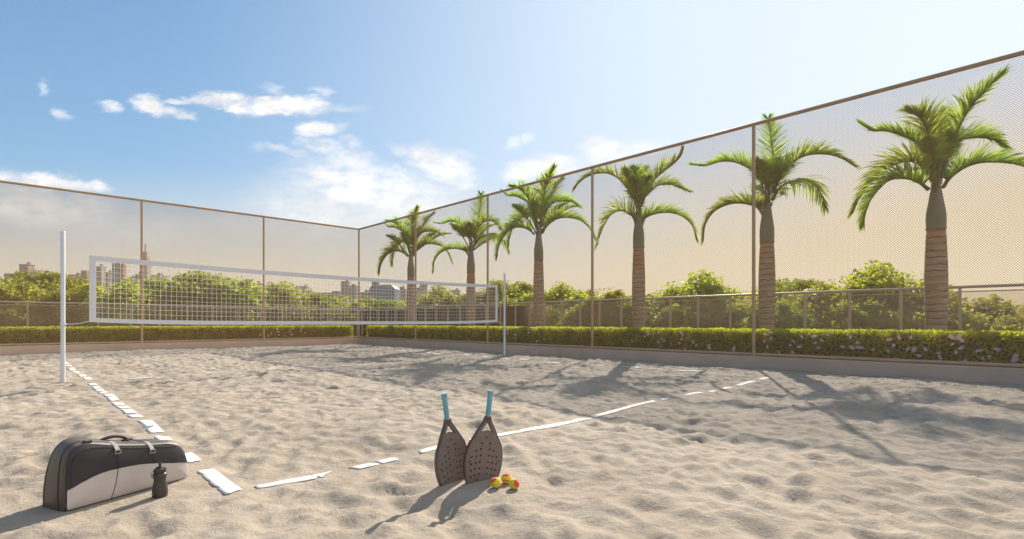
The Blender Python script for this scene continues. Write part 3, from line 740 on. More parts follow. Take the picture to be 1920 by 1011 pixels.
# ---------------------------------------------------------------- palms
UP = Vector((0, 0, 1))
def catmull(pts, n):
    pts = [Vector(p) for p in pts]; pts = [pts[0] * 2 - pts[1]] + pts + [pts[-1] * 2 - pts[-2]]
    out = []; segs = len(pts) - 3
    for i in range(n + 1):
        x = i / n * segs; k = min(int(x), segs - 1); t = x - k; a, b, c, d = pts[k:k + 4]
        out.append(.5 * ((2 * b) + (c - a) * t + (2 * a - 5 * b + 4 * c - d) * t * t + (3 * b - a - 3 * c + d) * t ** 3))
    return out
PD = 2.0
def palm_pos(px):
    t = (px - 960) / F; A = P(0, 0) + NR * PD; s = (A.y * t - A.x) / (U.x - U.y * t); return P(s, 0) + NR * PD
def frond(px0, pts, b, Lmax=.62, rr=None, wild=.25, lift=.75, droop=.16, start=.09, n=132, H=None, open_=.35):
    """pts: where the rib of the frond runs; b: how far its tip leans away (+) or towards (-) the court"""
    base = palm_pos(px0); L3 = []
    # arc fraction
    ln = [0]
    for i in range(1, len(pts)): ln.append(ln[-1] + math.hypot(pts[i][0] - pts[i - 1][0], pts[i][1] - pts[i - 1][1]))
    for (px, py), l in zip(pts, ln):
        f = (l / ln[-1]) ** 1.15; Y = base.y + b * f
        L3.append(Vector(((px - 960) / F * Y - base.x, Y - base.y, 1 + (604 - py) / F * Y)))
    N_ = 60; cv = catmull(L3, N_)
    d = L3[-1] - L3[0]; Hd = Vector((d.x, d.y, 0))
    if H: Hd = Vector(H)
    Hd = Hd.normalized(); B = Hd.cross(UP)
    m = MB(); rad = [.022 * (1 - i / N_) ** .8 + .014 * max(0, 1 - i / N_ * 5) + .004 for i in range(N_ + 1)]
    m.tube(cv, rad, 6, 1)
    for side in (-1, 1):
        for k in range(n):
            t = start + (1 - start) * (k + rr.random() * .8) / n; i = min(int(t * N_), N_ - 1)
            p = cv[i].lerp(cv[i + 1], t * N_ - i); T = (cv[i + 1] - cv[i]).normalized(); Nn = B.cross(T).normalized()
            tt = (t - start) / (1 - start)
            Lf = Lmax * (.55 + .45 * math.sin(math.pi * min(1, tt * 1.15 + .12))) * (1 - .35 * tt ** 3) * rr.uniform(.8, 1.12)
            al = R(62 - 34 * tt + rr.uniform(-9, 9)); be = lift + rr.uniform(-wild, wild) * 2
            be = max(-.4, min(1.5, be))
            D = T * math.cos(al) + (B * side * math.cos(be) + Nn * math.sin(be)) * math.sin(al)
            D.normalize(); Wd = (T - D * T.dot(D)).normalized(); w = .014 * rr.uniform(.8, 1.2)
            q = p.copy(); vs = []; steps = 5; DD = D.copy()
            tw = rr.uniform(-.5, .5)
            Wd = (Wd + D.cross(Wd) * tw).normalized()
            for j in range(steps + 1):
                ww = w * (1.0 - (j / steps) ** 2.2) + .0008
                vs += [q - Wd * ww, q + Wd * ww]
                DD = (DD - UP * (droop * rr.uniform(.5, 1.4) * (j + 1) / steps * (1.0 + open_))).normalized(); q = q + DD * (Lf / steps)
            m.add(vs, [(2 * j, 2 * j + 1, 2 * j + 3, 2 * j + 2) for j in range(steps)], 0)
    return m
def palm_trunk(root, zb, zs, ax=0):
    m = MB(); prof = []
    for i in range(91):
        t = i / 90; z = -.0 + zb * t
        r = .145 + .048 * math.exp(-((t - .62) / .36) ** 2) - .004 * math.cos(2 * math.pi * z / .135) * (1 if .1 < t < .97 else 0)
        if t > .96: r -= .006
        if t < .06: r += .03 * (1 - t / .06)
        prof.append((r, z))
    m.lathe(prof, 36); m.build('trunk', M['trunk'], root, smooth=True)
    m = MB(); prof = [(.155, zb - .02), (.172, zb), (.170, zb + .03), (.162, zb + .05)]
    for i in range(1, 25):
        t = i / 24; z = zb + .05 + (zs - zb) * 1.28 * t
        r = .162 + .012 * math.sin(math.pi * min(1, t * 2.2)) - .055 * min(1, t * 1.4) ** 1.6 - .045 * t ** 3
        prof.append((max(.02, r), z))
    m.lathe(prof, 28); m.build('crownshaft', M['shaft'], root, smooth=True)
def make_palm(px0, zb, zs, fr, seed, label):
    b = palm_pos(px0); root = empty('palm_tree', (b.x, b.y, 0)); tag(root, label, 'palm tree', 'row of palm trees behind the right fence')
    palm_trunk(root, zb, zs); rr = random.Random(seed)
    for kx, (dx, dy_, up_, b_) in enumerate(((-34, 0, 80, .6), (22, 0, 84, -.6), (-12, 0, 80, -.9), (30, 0, 70, .9))):
        S_ = F / b.y; sc_ = S_ / 76.0; y0_ = 604 - (zs - 1) * S_
        pts_ = [(px0 + dx * .05 * sc_, y0_ + 8 * sc_), (px0 + dx * .22 * sc_, y0_ - up_ * .40 * sc_), (px0 + dx * .55 * sc_, y0_ - up_ * .8 * sc_), (px0 + dx * 1.1 * sc_, y0_ - up_ * 1.0 * sc_)]
        frond(px0, pts_, b_, rr=rr, Lmax=.34, lift=.6, start=.42).build('frond', [M['palm'], M['rachis']], root)
    for f in fr:
        kw = f[2] if len(f) > 2 else {}
        frond(px0, f[0], f[1], rr=rr, **kw).build('frond', [M['palm'], M['rachis']], root)
    return root
FA = [([(1741, 356), (1728, 345), (1710, 337), (1690, 334), (1668, 338), (1650, 352), (1632, 376), (1622, 402), (1620, 420)], 0, dict(lift=.85)),
      ([(1748, 340), (1732, 316), (1712, 303), (1688, 305), (1662, 317), (1635, 340), (1613, 370), (1600, 398)], .9, {}),
      ([(1751, 330), (1738, 296), (1718, 268), (1696, 256), (1664, 246), (1636, 245), (1611, 231)], .33, dict(Lmax=.42)),
      ([(1753, 325), (1748, 280), (1737, 240), (1722, 217), (1699, 207)], -.5, {}),
      ([(1757, 325), (1756, 270), (1762, 225), (1772, 205)], .9, dict(lift=.4)),
      ([(1764, 335), (1775, 290), (1794, 247), (1812, 212), (1828, 190), (1854, 163), (1882, 138)], -.93, dict(lift=.55, Lmax=.56)),
      ([(1765, 330), (1782, 282), (1805, 262), (1835, 258), (1862, 262), (1884, 276)], .07, dict(Lmax=.5)),
      ([(1768, 352), (1780, 335), (1801, 319), (1822, 309), (1848, 304), (1885, 305), (1918, 312), (1955, 335), (1985, 372)], -.5, dict(lift=.85, Lmax=.5)),
      ([(1752, 345), (1745, 318), (1738, 300), (1722, 290)], 1.6, dict(Lmax=.45)), ([(1762, 345), (1768, 312), (1776, 292), (1790, 290)], 1.5, dict(Lmax=.45))]
FB = [([(1449, 360), (1451, 330), (1450, 297), (1446, 262), (1442, 232), (1440, 222)], .7, dict(H=(.1, 1, 0), lift=.25, Lmax=.62, wild=.1, start=.12, droop=.05, n=84)),
      ([(1440, 352), (1424, 330), (1408, 318), (1381, 305), (1353, 303), (1322, 311), (1296, 309)], .81, dict(Lmax=.48)),
      ([(1431, 403), (1423, 392), (1414, 386), (1389, 381), (1364, 384), (1339, 397), (1323, 421), (1319, 452)], .1, dict(Lmax=.46, lift=.9)),
      ([(1454, 350), (1464, 322), (1486, 304), (1514, 291), (1547, 289), (1575, 296), (1600, 311)], -1.37, dict(Lmax=.58, lift=.7)),
      ([(1448, 375), (1462, 352), (1486, 338), (1511, 336), (1531, 350), (1543, 372), (1547, 388)], .15, dict(Lmax=.75, lift=-.1, wild=.35, droop=.35, n=88)),
      ([(1445, 385), (1452, 366), (1460, 358), (1468, 365)], 1.7, dict(Lmax=.4)), ([(1436, 385), (1428, 362), (1421, 352), (1412, 358)], 1.6, dict(Lmax=.4)),
      ([(1442, 360), (1432, 330), (1424, 312), (1418, 300)], -.9, dict(Lmax=.45)), ([(1452, 360), (1462, 330), (1468, 318), (1478, 314)], -.9, dict(Lmax=.5))]
FC = [([(1196, 392), (1190, 375), (1181, 360), (1162, 337), (1143, 326), (1122, 325), (1102, 331), (1086, 343), (1078, 354)], .5, dict(Lmax=.5)),
      ([(1203, 388), (1207, 371), (1221, 344), (1240, 325), (1262, 308), (1275, 295), (1281, 281)], -.6, dict(Lmax=.55)),
      ([(1204, 382), (1212, 366), (1231, 349), (1255, 346), (1274, 352), (1294, 360)], .7, dict(Lmax=.5, wild=.35)),
      ([(1192, 420), (1188, 409), (1183, 404), (1169, 396), (1155, 397), (1141, 408), (1129, 431), (1119, 462)], -.3, dict(Lmax=.68, lift=.7, wild=.3, n=84)),
      ([(1204, 422), (1208, 412), (1215, 406), (1233, 400), (1257, 399), (1281, 407), (1298, 424), (1305, 450)], -.1, dict(Lmax=.48, lift=.9)),
      ([(1199, 380), (1196, 350), (1192, 325), (1186, 315)], -1.0, dict(Lmax=.5)), ([(1198, 380), (1202, 345), (1207, 325), (1212, 315)], 1.1, dict(Lmax=.5)),
      ([(1196, 388), (1188, 362), (1178, 334), (1170, 318)], -.7, dict(Lmax=.5)), ([(1200, 395), (1197, 375), (1194, 362)], 1.4, dict(Lmax=.35))]
pA = make_palm(1755, 2.87, 3.68, FA, 1, 'nearest and rightmost palm tree behind the tall mesh fence')
pB = make_palm(1438, 2.96, 3.88, FB, 2, 'palm tree beside the last visible fence post, second from the right')
pC = make_palm(1197.5, 3.2, 4.2, FC, 3, 'broad palm tree in the middle of the row, third from the right')
for src, px, zs, lab in ((pA, 1010, 3.2 / 2.87, 'palm tree just right of the far net post'), (pB, 883, 2.99 / 2.96, 'palm tree behind the right end of the net, second from the left'), (pA, 770.5, 3.17 / 2.87, 'leftmost and farthest palm tree, near the fence corner')):
    c = copy_tree(src); q = palm_pos(px); c.location = (q.x, q.y, 0); c.scale = (1, 1, zs); c['label'] = lab

# ---------------------------------------------------------------- trees beyond the railing
def tree_proto(seed, rx, rz, n, lm, leaf=(.10, .17), nclump=34):
    nclump = int(nclump * 1.8); n = int(n * 1.8)
    """unit tree: crown centre at z=0 of its own frame; returns (leaf mesh, wood mesh)"""
    rng = np.random.default_rng(seed); rr = random.Random(seed)
    cl = []
    for i in range(nclump):
        d = rng.normal(0, 1, 3); d /= np.linalg.norm(d); d[2] = abs(d[2]) * 1.1 - .25 if rng.random() < .75 else d[2]
        rad = rng.uniform(.40, 1.02); cl.append((d * np.array((rx, rx, rz)) * rad, rng.uniform(.28, .62) * (rx * .55)))
    per = n // nclump; V = []
    for c, r in cl:
        d = rng.normal(0, 1, (per, 3)); d /= np.linalg.norm(d, axis=1)[:, None]
        rad = r * (rng.random(per) ** .75)
        wob = 1 + .5 * pnoise(d[:, 0] * 2.2 + c[0] * 3, d[:, 1] * 2.2 + d[:, 2] * 2.2 + c[1] * 3)
        pts = c + d * (rad * wob)[:, None] * np.array((1, 1, .8))
        V.append(leaf_quads(pts, rng, (leaf[0] * 1.25, leaf[1] * 1.3)))
    # stray twigs
    k = n // 14; d = rng.normal(0, 1, (k, 3)); d /= np.linalg.norm(d, axis=1)[:, None]; d[:, 2] = d[:, 2] * .9 + .1
    V.append(leaf_quads(d * np.array((rx, rx, rz)) * (rng.random(k) ** .3 * 1.02)[:, None], rng, leaf))
    lme = quads_mesh('crown', np.concatenate(V), lm)
    m = MB(); zb = -5.0
    m.tube([(0, 0, zb), (.06, .03, -2.6), (0, -.05, -1.2), (.05, 0, rz * .4)], [.16, .12, .09, .03], 8)
    for c, r in cl[:22]:
        z0 = rr.uniform(-1.5, rz * .2); mid = Vector((c[0] * .45, c[1] * .45, (z0 + c[2]) / 2 + .1))
        m.tube([(0, 0, z0), mid, c], [.05, .032, .01], 5)
    return lme, m.mesh('trunk', M['bark'], smooth=True)
protos = [tree_proto(101, 1.75, 1.35, 15000, M['tree'][0], (.09, .15)), tree_proto(102, 1.6, 1.6, 15000, M['tree'][1], (.10, .17)),
          tree_proto(103, 2.0, 1.3, 15000, M['tree'][0], (.08, .14), 44), tree_proto(104, 1.4, 1.15, 9000, M['tree'][2], (.08, .13), 26), tree_proto(105, 1.9, 1.5, 13000, M['tree'][1], (.11, .19), 30)]
PZ = [1.35, 1.6, 1.3, 1.15, 1.5]
rt = random.Random(5)
def tree(px, top, Y, kind, sc_, label):
    lme, wme = protos[kind]; top -= (2 if px < 300 else 9) if px < 1000 else 8; x = (px - 960) / F * Y; zt = 1 + (604 - top) / F * Y
    root = empty('leafy_tree', (x, Y, -2.6), rt.uniform(0, 6.28)); tag(root, label, 'tree', 'leafy trees beyond the terrace')
    sx = sc_ * rt.uniform(.92, 1.1)
    zc = zt + 2.6 - PZ[kind] * sc_ * 1.12
    for nm, me_ in (('crown', lme), ('trunk', wme)):
        o_ = obj(nm, me_, root); o_.location = (0, 0, zc); o_.scale = (sx, sx, sc_ if nm == 'crown' else max(sc_, zc / 4.8))
TREES = [
    (1190, 556, 27, 3, 1.1, 'grey-green tree far behind the broad palm trunk'), (1265, 550, 26, 2, 1.0, 'rounded green tree left of the tall loose olive one'), (1425, 552, 24, 3, 1.0, 'pale olive tree just right of the last visible fence post'), (1560, 545, 24, 3, 1.1, 'grey-green tree far behind the golden ones'), (1745, 548, 19, 3, .95, 'pale olive tree peeping out behind the nearest palm trunk'), (1850, 566, 20, 4, .9, 'loose olive tree far right, behind the low ones'), (1022, 552, 31, 2, 1.1, 'rounded green tree right behind the third palm trunk'),  # px, top, Y, kind, scale, label
    (-60, 512, 27, 0, 1.3, 'bright green tree cut off by the left edge of the picture, front row'), (25, 517, 25, 1, 1.05, 'yellow-green tree at the far left, below the two slim towers'),
    (85, 505, 38, 2, 1.5, 'dark rounded tree rising above its neighbours left of the near net post'), (120, 535, 26, 0, 1.0, 'mid green tree directly behind the near net post'),
    (185, 522, 27, 1, 1.1, 'yellow-green tree behind the left end of the net'), (250, 528, 26, 4, 1.05, 'loose light green tree in front of the tallest tower'),
    (310, 522, 28, 0, 1.15, 'dense green tree just right of the first left fence post'), (375, 512, 29, 2, 1.35, 'highest broad green tree behind the left half of the net'),
    (440, 520, 29, 1, 1.15, 'light green tree sloping down beside the highest broad one'), (495, 532, 31, 3, 1.35, 'thin topped tree behind the second left fence post'),
    (540, 540, 33, 4, 1.1, 'feathery tree behind the middle of the net'), (590, 552, 33, 0, 1.1, 'low dark green tree behind the middle of the net'),
    (640, 556, 34, 1, 1.05, 'bright green tree below the square brown block'), (700, 560, 36, 0, 1.15, 'low green tree at the corner below the glass office'),
    (750, 562, 36, 1, 1.1, 'low light green tree left of the farthest palm trunk'), (815, 546, 33, 4, 1.15, 'feathery light green tree between the two farthest palms'),
    (860, 556, 31, 3, 1.3, 'grey-green tree left of the second palm trunk'), (905, 548, 29, 0, 1.1, 'green tree right of the second palm trunk'),
    (950, 530, 30, 2, 1.05, 'dark green tree rising behind the far net post'), (985, 548, 27, 1, 1.1, 'yellow-green tree left of the third palm trunk'),
    (1050, 540, 27, 4, .95, 'green tree right of the third palm trunk'), (1085, 545, 34, 3, 1.4, 'grey-green tree behind the middle right fence post'),
    (1140, 540, 22, 1, .75, 'bright green small tree left of the broad palm trunk'), (1235, 552, 21, 3, .9, 'olive tree right of the broad palm trunk'),
    (1305, 520, 21, 4, 1.0, 'tall loose olive tree between the two fence posts on the right'), (1360, 545, 22, 3, 1.0, 'olive tree left of the last visible fence post'),
    (1400, 548, 19, 1, .8, 'yellow-green tree right behind the last visible fence post'), (1478, 525, 30, 2, 1.2, 'grey-green tree right of the second palm from the right'),
    (1530, 540, 18, 4, .8, 'yellowish tree in the gap right of the second palm'), (1590, 518, 18, 1, .9, 'yellow-green tree rising between the two nearest palms'),
    (1650, 502, 18, 4, 1.05, 'tallest golden green tree between the two nearest palms'), (1705, 520, 17, 1, .85, 'golden green tree left of the nearest palm trunk'),
    (1815, 562, 16, 3, .8, 'low olive tree right of the nearest palm trunk'), (1880, 572, 15.5, 0, .75, 'low dark olive tree near the right edge of the picture'),
    (1960, 560, 16, 4, .9, 'low olive tree cut off by the right edge of the picture'), (1460, 562, 17.5, 0, .75, 'low bushy olive tree behind the railing, right of the second palm trunk'),
    (1270, 566, 19.5, 0, .8, 'low bushy tree behind the railing, under the tall loose olive one'), (1760, 566, 15.5, 1, .7, 'low golden tree directly behind the nearest palm trunk'),
    (1100, 574, 23, 0, .8, 'low bushy tree behind the railing near the middle right fence post'), (1010, 575, 25, 3, .85, 'low bushy tree behind the third palm trunk'),
    (1180, 568, 21, 0, .75, 'low bushy tree directly behind the broad palm trunk'), (1350, 572, 19, 0, .75, 'low bushy tree behind the railing below the olive trees'), (1610, 560, 16.5, 0, .8, 'low bushy tree behind the railing below the golden ones')]
for t in TREES: tree(*t)
# lower shrubs that fill the view through the glass
shr = tree_proto(120, 1.5, 1.1, 9000, M['tree'][2], (.07, .12), 26)
i_ = 0
def far_bush(px, Y, top):
    x = (px - 960) / F * Y; zt = 1 + (604 - top) / F * Y
    o_ = obj('shrub', shr[0]); o_.location = (x, Y, zt - 1.2); o_.rotation_euler = (0, 0, rt.uniform(0, 6)); s_ = rt.uniform(1.1, 1.35); o_.scale = (s_, s_, 1.15)
    tag(o_, 'low green shrub in the thicket just beyond the glass railing', 'shrub', 'shrubs in the thicket beyond the railing')
for px in range(-80, 640, 42): far_bush(px, 23.5 + (px + 80) / 720 * 9 + rt.uniform(-.6, .8), rt.uniform(560, 574))
for px in range(640, 1000, 30): far_bush(px, 34 - (px - 640) / 360 * 7 + rt.uniform(-.5, .5), rt.uniform(578, 586))
for px in range(1000, 1990, 62): far_bush(px, 26.0 - (px - 1000) / 960 * 12.5 + rt.uniform(-.2, .6), rt.uniform(574, 586))

# ---------------------------------------------------------------- the town
FM = [facade_mat('facade_a', (.44, .33, .26), (.22, .17, .14)), facade_mat('facade_b', (.50, .37, .28), (.28, .21, .17), 4, 3.3), facade_mat('facade_c', (.38, .32, .28), (.22, .18, .17), 5, 3.0), facade_mat('facade_d', (.48, .28, .18), (.22, .14, .11), 3, 3), facade_mat('facade_glass', (.13, .17, .24), (.08, .11, .17), 2.5, 3.6)]
FR = mat('flat_roof', (.30, .27, .25), rough=.9)
def tower(px0, px1, top, Y, mi, tiers=(), label='', depth=None, rot=0.0):
    w = (px1 - px0) / F * Y; x = ((px0 + px1) / 2 - 960) / F * Y; h = (604 - top) / F * Y + 1 + 2.6; d = depth or w * .9
    root = empty('town_building', (x, Y + d / 2, -2.6), rot); tag(root, label, 'building', 'hazy town buildings on the horizon')
    m = MB(); z = 0; tot = h
    body_h = h * (1 - sum(t[1] for t in tiers))
    m.box((0, 0, body_h / 2), (w, d, body_h)); m.build('walls', FM[mi], root)
    m = MB(); m.box((0, 0, body_h + .35), (w + .5, d + .5, .7)); z = body_h + .7
    m.box((w * .2, 0, z + 1.2), (w * .25, d * .3, 2.4)) if not tiers else None
    for (ws, hs) in tiers:
        hh = h * hs; m.box((0, 0, z + hh / 2), (w * ws, d * ws, hh)); z += hh
    m.build('roof', FM[mi] if tiers else FR, root)
B = [(36, 52, 497, 520, 1, (), 'slim twin-toned tower at the far left of the skyline'), (52, 62, 507, 560, 2, (), 'darker slab right beside the slim twin-toned tower'), (8, 30, 514, 600, 0, (), 'low block at the left edge of the skyline'),
     (62, 90, 520, 640, 1, (), 'low pale block behind the dark rounded tree'), (128, 146, 516, 620, 0, (), 'low block just right of the near net post'), (146, 163, 508, 600, 3, ((.6, .12),), 'reddish stepped block right of the near net post'),
     (178, 190, 500, 560, 1, (), 'thin pale tower inside the left edge of the net'), (193, 206, 512, 590, 2, (), 'short grey block between the thin pale tower and the dark slab'),
     (210, 222, 495, 540, 2, (), 'dark slab tower behind the left end of the net'), (222, 231, 497, 541, 3, (), 'orange flank tower against the dark slab tower'), (232, 250, 521, 640, 3, (), 'low reddish block right of the orange tower'),
     (262, 275, 458, 500, 1, ((.8, .06), (.5, .06), (.14, .10)), 'tallest tower with a tapered top behind the first left fence post'), (254, 262, 515, 520, 2, (), 'dark low block at the left foot of the tallest tower'), (277, 300, 517, 560, 0, (), 'low block at the right foot of the tallest tower'),
     (470, 486, 532, 560, 0, (), 'small block left of the second left fence post'), (544, 560, 541, 560, 1, (), 'first of the small pale blocks behind the middle of the net'), (562, 575, 538, 600, 0, (), 'taller of the small pale blocks behind the middle of the net'),
     (577, 584, 546, 560, 3, (), 'narrow reddish block behind the middle of the net'), (585, 640, 550, 600, 2, (), 'long low dark block left of the square brown block'),
     (639, 653, 529, 480, 2, (), 'square brown block top storey tower'), (639, 668, 538, 478, 0, (), 'wide brown block beside the fence corner post'), (668, 692, 549, 520, 3, (), 'low brown block right of the fence corner post'),
     (738, 760, 543, 520, 3, (), 'pinkish low block left of the farthest palm trunk'), (750, 757, 539, 523, 3, (), 'small pinkish turret above the low block'), (778, 790, 541, 540, 0, (), 'brown block right of the farthest palm trunk'), (788, 800, 535, 545, 2, (), 'taller brown block right of the farthest palm trunk'),
     (800, 842, 548, 620, 0, (), 'long pale block between the two farthest palms'), (842, 862, 545, 660, 1, (), 'pale block left of the second palm trunk'), (893, 925, 549, 640, 0, (), 'faint block right of the second palm trunk'), (960, 972, 534, 560, 2, (), 'dark block top right of the far net post'), (975, 992, 537, 590, 0, (), 'pale block between the far net post and the third palm'),
     (1490, 1525, 526, 400, 2, ((.5, .1),), 'grey block rising above the trees right of the second palm from the right')]
for b in B: tower(*b[:6], label=b[6])
# chamfered glass office
Y = 470; sx = Y / F; x0 = (716 - 960) * sx; root = empty('glass_office', (x0, Y + 12, -2.6)); tag(root, 'blue glass office block with chamfered roof corners', 'building', 'hazy town buildings on the horizon')
hw = 24 * sx; h = (604 - 534) * sx + 3.6; ch = 7 * sx
m = MB(); pr = [(-hw, 0), (hw, 0), (hw, h - ch), (hw - ch, h), (-hw + ch, h), (-hw, h - ch)]
m.add([(x, -12, z) for x, z in pr] + [(x, 12, z) for x, z in pr], [tuple(range(6)), tuple(range(11, 5, -1))] + [(i, i + 6, (i + 1) % 6 + 6, (i + 1) % 6) for i in range(6)])
m.build('walls', FM[4], root); m = MB(); m.box((-hw + ch * .9, 0, h + 2), (6, 6, 6)); m.build('roof_box', FR, root)
# low pale hall behind the trees
root = empty('low_hall', ((1075 - 960) / F * 60, 60, -2.6), R(-8)); tag(root, 'low pale hall with a shallow roof behind the trees', 'building')
m = MB(); m.box((0, 0, 2.4), (15, 10, 4.8)); m.build('walls', mat('hall_wall', (.5, .5, .55), rough=.8), root)
m = MB(); m.add([(-8, -5.6, 4.8), (8, -5.6, 4.8), (8, 5.6, 4.8), (-8, 5.6, 4.8), (-7, 0, 6.0), (7, 0, 6.0)], [(0, 1, 5, 4), (3, 4, 5, 2), (0, 4, 3), (1, 2, 5), (0, 3, 2, 1)])
m.build('roof', mat('hall_roof', (.45, .45, .52), rough=.6), root)

# ---------------------------------------------------------------- racket bag
D3 = (BB - BA); D3.z = 0; LB = D3.length; D3.normalize(); NB = Vector((D3.y, -D3.x, 0))
bag = empty('racket_bag', (BA.x, BA.y, 0), math.atan2(D3.y, D3.x)); tag(bag, 'charcoal and light grey racket bag standing on edge on the sand', 'bag')
# local: x along the bag, y away from the camera side (left of D3)
def BP(px, py):
    t = (px - 960) / F; k = (t * BA.y - BA.x) / (D3.x - t * D3.y); Y = BA.y + D3.y * k; return (k, 1 - (py - 604) / F * Y)
outl = [BP(*p) for p in [(121.5, 962), (120, 935), (119.7, 907), (120.6, 880), (122.5, 862), (126.5, 851), (132.5, 842.5), (141, 836), (152.6, 832), (165, 830.2), (185, 830.3), (206, 831.5), (232, 832.6), (256, 832.6), (280, 832), (300, 830.8), (318, 829.6), (330, 830.6), (339.6, 834.5), (345, 840), (348.5, 847), (351.5, 857), (353.8, 868), (355.2, 880), (355.0, 889), (352.2, 897)]]
botp = [BP(*p) for p in [(352.2, 897), (313, 908.6), (256, 926.5), (206, 941.5), (160, 955), (121.5, 962)]]
print('BAG', LB, [(round(a, 3), round(b, 3)) for a, b in outl[::4]], botp)
top2 = [Vector((a, 0, max(b, .0))) for a, b in outl]
poly = catmull(top2, 70)
zmin = .004
ring = [(p.x, max(p.z, zmin)) for p in poly]
xs0, xs1 = ring[0][0], ring[-1][0]
for i in range(1, 16):
    t = i / 16; ring.append((xs1 + (xs0 - xs1) * t, zmin))
cx = sum(p[0] for p in ring) / len(ring); cz = .13
nrg = len(ring)
def inset(r):
    out = []
    for i in range(nrg):
        a = Vector((ring[i - 1][0], ring[i - 1][1])); c = Vector((ring[(i + 1) % nrg][0], ring[(i + 1) % nrg][1])); t = (c - a)
        if t.length < 1e-6: t = Vector((1, 0))
        t.normalize(); n = Vector((t.y, -t.x))  # ring runs up the left side and over the top: inside is to the right
        out.append((ring[i][0] + n.x * r, ring[i][1] + n.y * r))
    return out
WB = .235
def ringmesh(levels, mi=0):
    m = MB(); vs = []
    for (dep, r) in levels: vs += [(x + .055 * dep / WB * (max(z, 0) / .33) ** 2 * max(0, 1 - x / .35), dep, max(z, zmin)) for x, z in inset(r)]
    fs = []
    for l in range(len(levels) - 1):
        for i in range(nrg):
            j = (i + 1) % nrg; fs.append((l * nrg + i, l * nrg + j, (l + 1) * nrg + j, (l + 1) * nrg + i))
    m.add(vs, fs, mi); return m
rb = .020
lv = [(0.006 + rb * (1 - math.cos(a)), rb * (1 - math.sin(a))) for a in [0, .4, .8, 1.2, 1.57]]
bulge = [(WB * t, -.006 * math.sin(math.pi * t)) for t in (.25, .4, .55, .7, .8)]
lv2 = [(WB - rb * 1.6 * (1 - math.cos(a)), rb * 1.6 * (1 - math.sin(a))) for a in [1.57, 1.2, .8, .4, 0]]
m = ringmesh(lv + bulge + lv2)
nv = len(m.v); last = list(range(nv - nrg, nv)); m.f.append(tuple(last)); m.m.append(0)
first = list(range(nrg)); m.f.append(tuple(reversed(first))); m.m.append(0)
m.build('body', M['bagbody'], bag, auto=50)
# front panels: columns between bottom, dividing curve and top
div = [BP(*p) for p in [(119.5, 922.5), (125, 919.5), (131, 916), (149, 904), (167, 894), (184.7, 886.3), (200, 881.4), (216.7, 877.6), (236, 873.3), (256, 870), (274, 868.4), (291, 867.7), (320, 867.3), (356, 867.3)]]
def interp(tab, x):
    if x <= tab[0][0]: return tab[0][1]
    for (a, b), (c, d) in zip(tab[:-1], tab[1:]):
        if x <= c: return b + (d - b) * (x - a) / max(c - a, 1e-6)
    return tab[-1][1]
ins = inset(.012)
topt = []; xm = -9
for x, z in ins[:71]:
    if x > xm + .0005 and z > 0: topt.append((x, z)); xm = x
left_x = topt[0][0]
def left_edge(z):   # x of the left outline at height z
    return interp(sorted((zz, xx) for xx, zz in ins[:30] if zz < .30), z)
xa = min(x for x, z in ins); xb = max(x for x, z in ins[:71])
colt = [xa + (xb - xa) * (.5 - .5 * math.cos(math.pi * i / 90)) for i in range(91)]
rings_l = [(x, z) for x, z in ins[:71]]
def zrange(x):
    zs = []
    for (a, b), (c, d) in zip(rings_l[:-1], rings_l[1:]):
        if (a - x) * (c - x) <= 0 and abs(c - a) > 1e-7: zs.append(b + (d - b) * (x - a) / (c - a))
    if not zs: return (.02, .02)
    return (min(zs) if len(zs) > 1 else zmin + .008, max(zs))
def panel(name, f0, f1, m_, rows=14, proud=.004):
    mb = MB(); vs = []; ok = []
    for x in colt:
        lo, hi = zrange(x); a = max(lo, f0(x)); b = min(hi, f1(x)); 
        if b < a: b = a
        for j in range(rows + 1):
            z = a + (b - a) * j / rows; zl, zh = lo, hi
            e = min(1, (z - zl) / .09 + .08, (zh - z) / .09 + .08, (x - xa) / .09 + .08, (xb - x) / .09 + .08); e = max(e, 0)
            vs.append((x, .006 - proud - .026 * math.sqrt(max(0, e)), z))
    fs = []
    r1_ = rows + 1
    for i in range(len(colt) - 1):
        for j in range(rows):
            k = i * r1_ + j; fs.append((k, k + r1_, k + r1_ + 1, k + 1))
    mb.add(vs, fs); return mb.build(name, m_, bag, smooth=True)
dv = lambda x: interp(div, x)
panel('lower_panel', lambda x: -1, lambda x: dv(x) - .0004, M['baglight'])
panel('upper_panel', lambda x: dv(x) + .0004, lambda x: 9, M['bagdark'])
def front_y(x, z):
    lo, hi = zrange(x); e = max(0, min(1, (z - lo) / .09 + .08, (hi - z) / .09 + .08, (x - xa) / .09 + .08, (xb - x) / .09 + .08)); return .002 - .026 * math.sqrt(e)
# piping lines round the body
def loop(r, dep, rad, name, m_, i0=0, i1=71):
    q = inset(r)[i0:i1]; mb = MB(); mb.tube([(x + .055 * dep / WB * (max(z, 0) / .33) ** 2 * max(0, 1 - x / .35), dep, max(z, .006)) for x, z in q], rad, 6); mb.build(name, m_, bag, smooth=True)
loop(.010, .008, .0028, 'piping', M['piping']); loop(-.003, .050, .0022, 'piping', M['seam']); loop(-.0035, .058, .0028, 'piping', M['piping']); loop(-.003, WB - .045, .0025, 'piping', M['seam'])
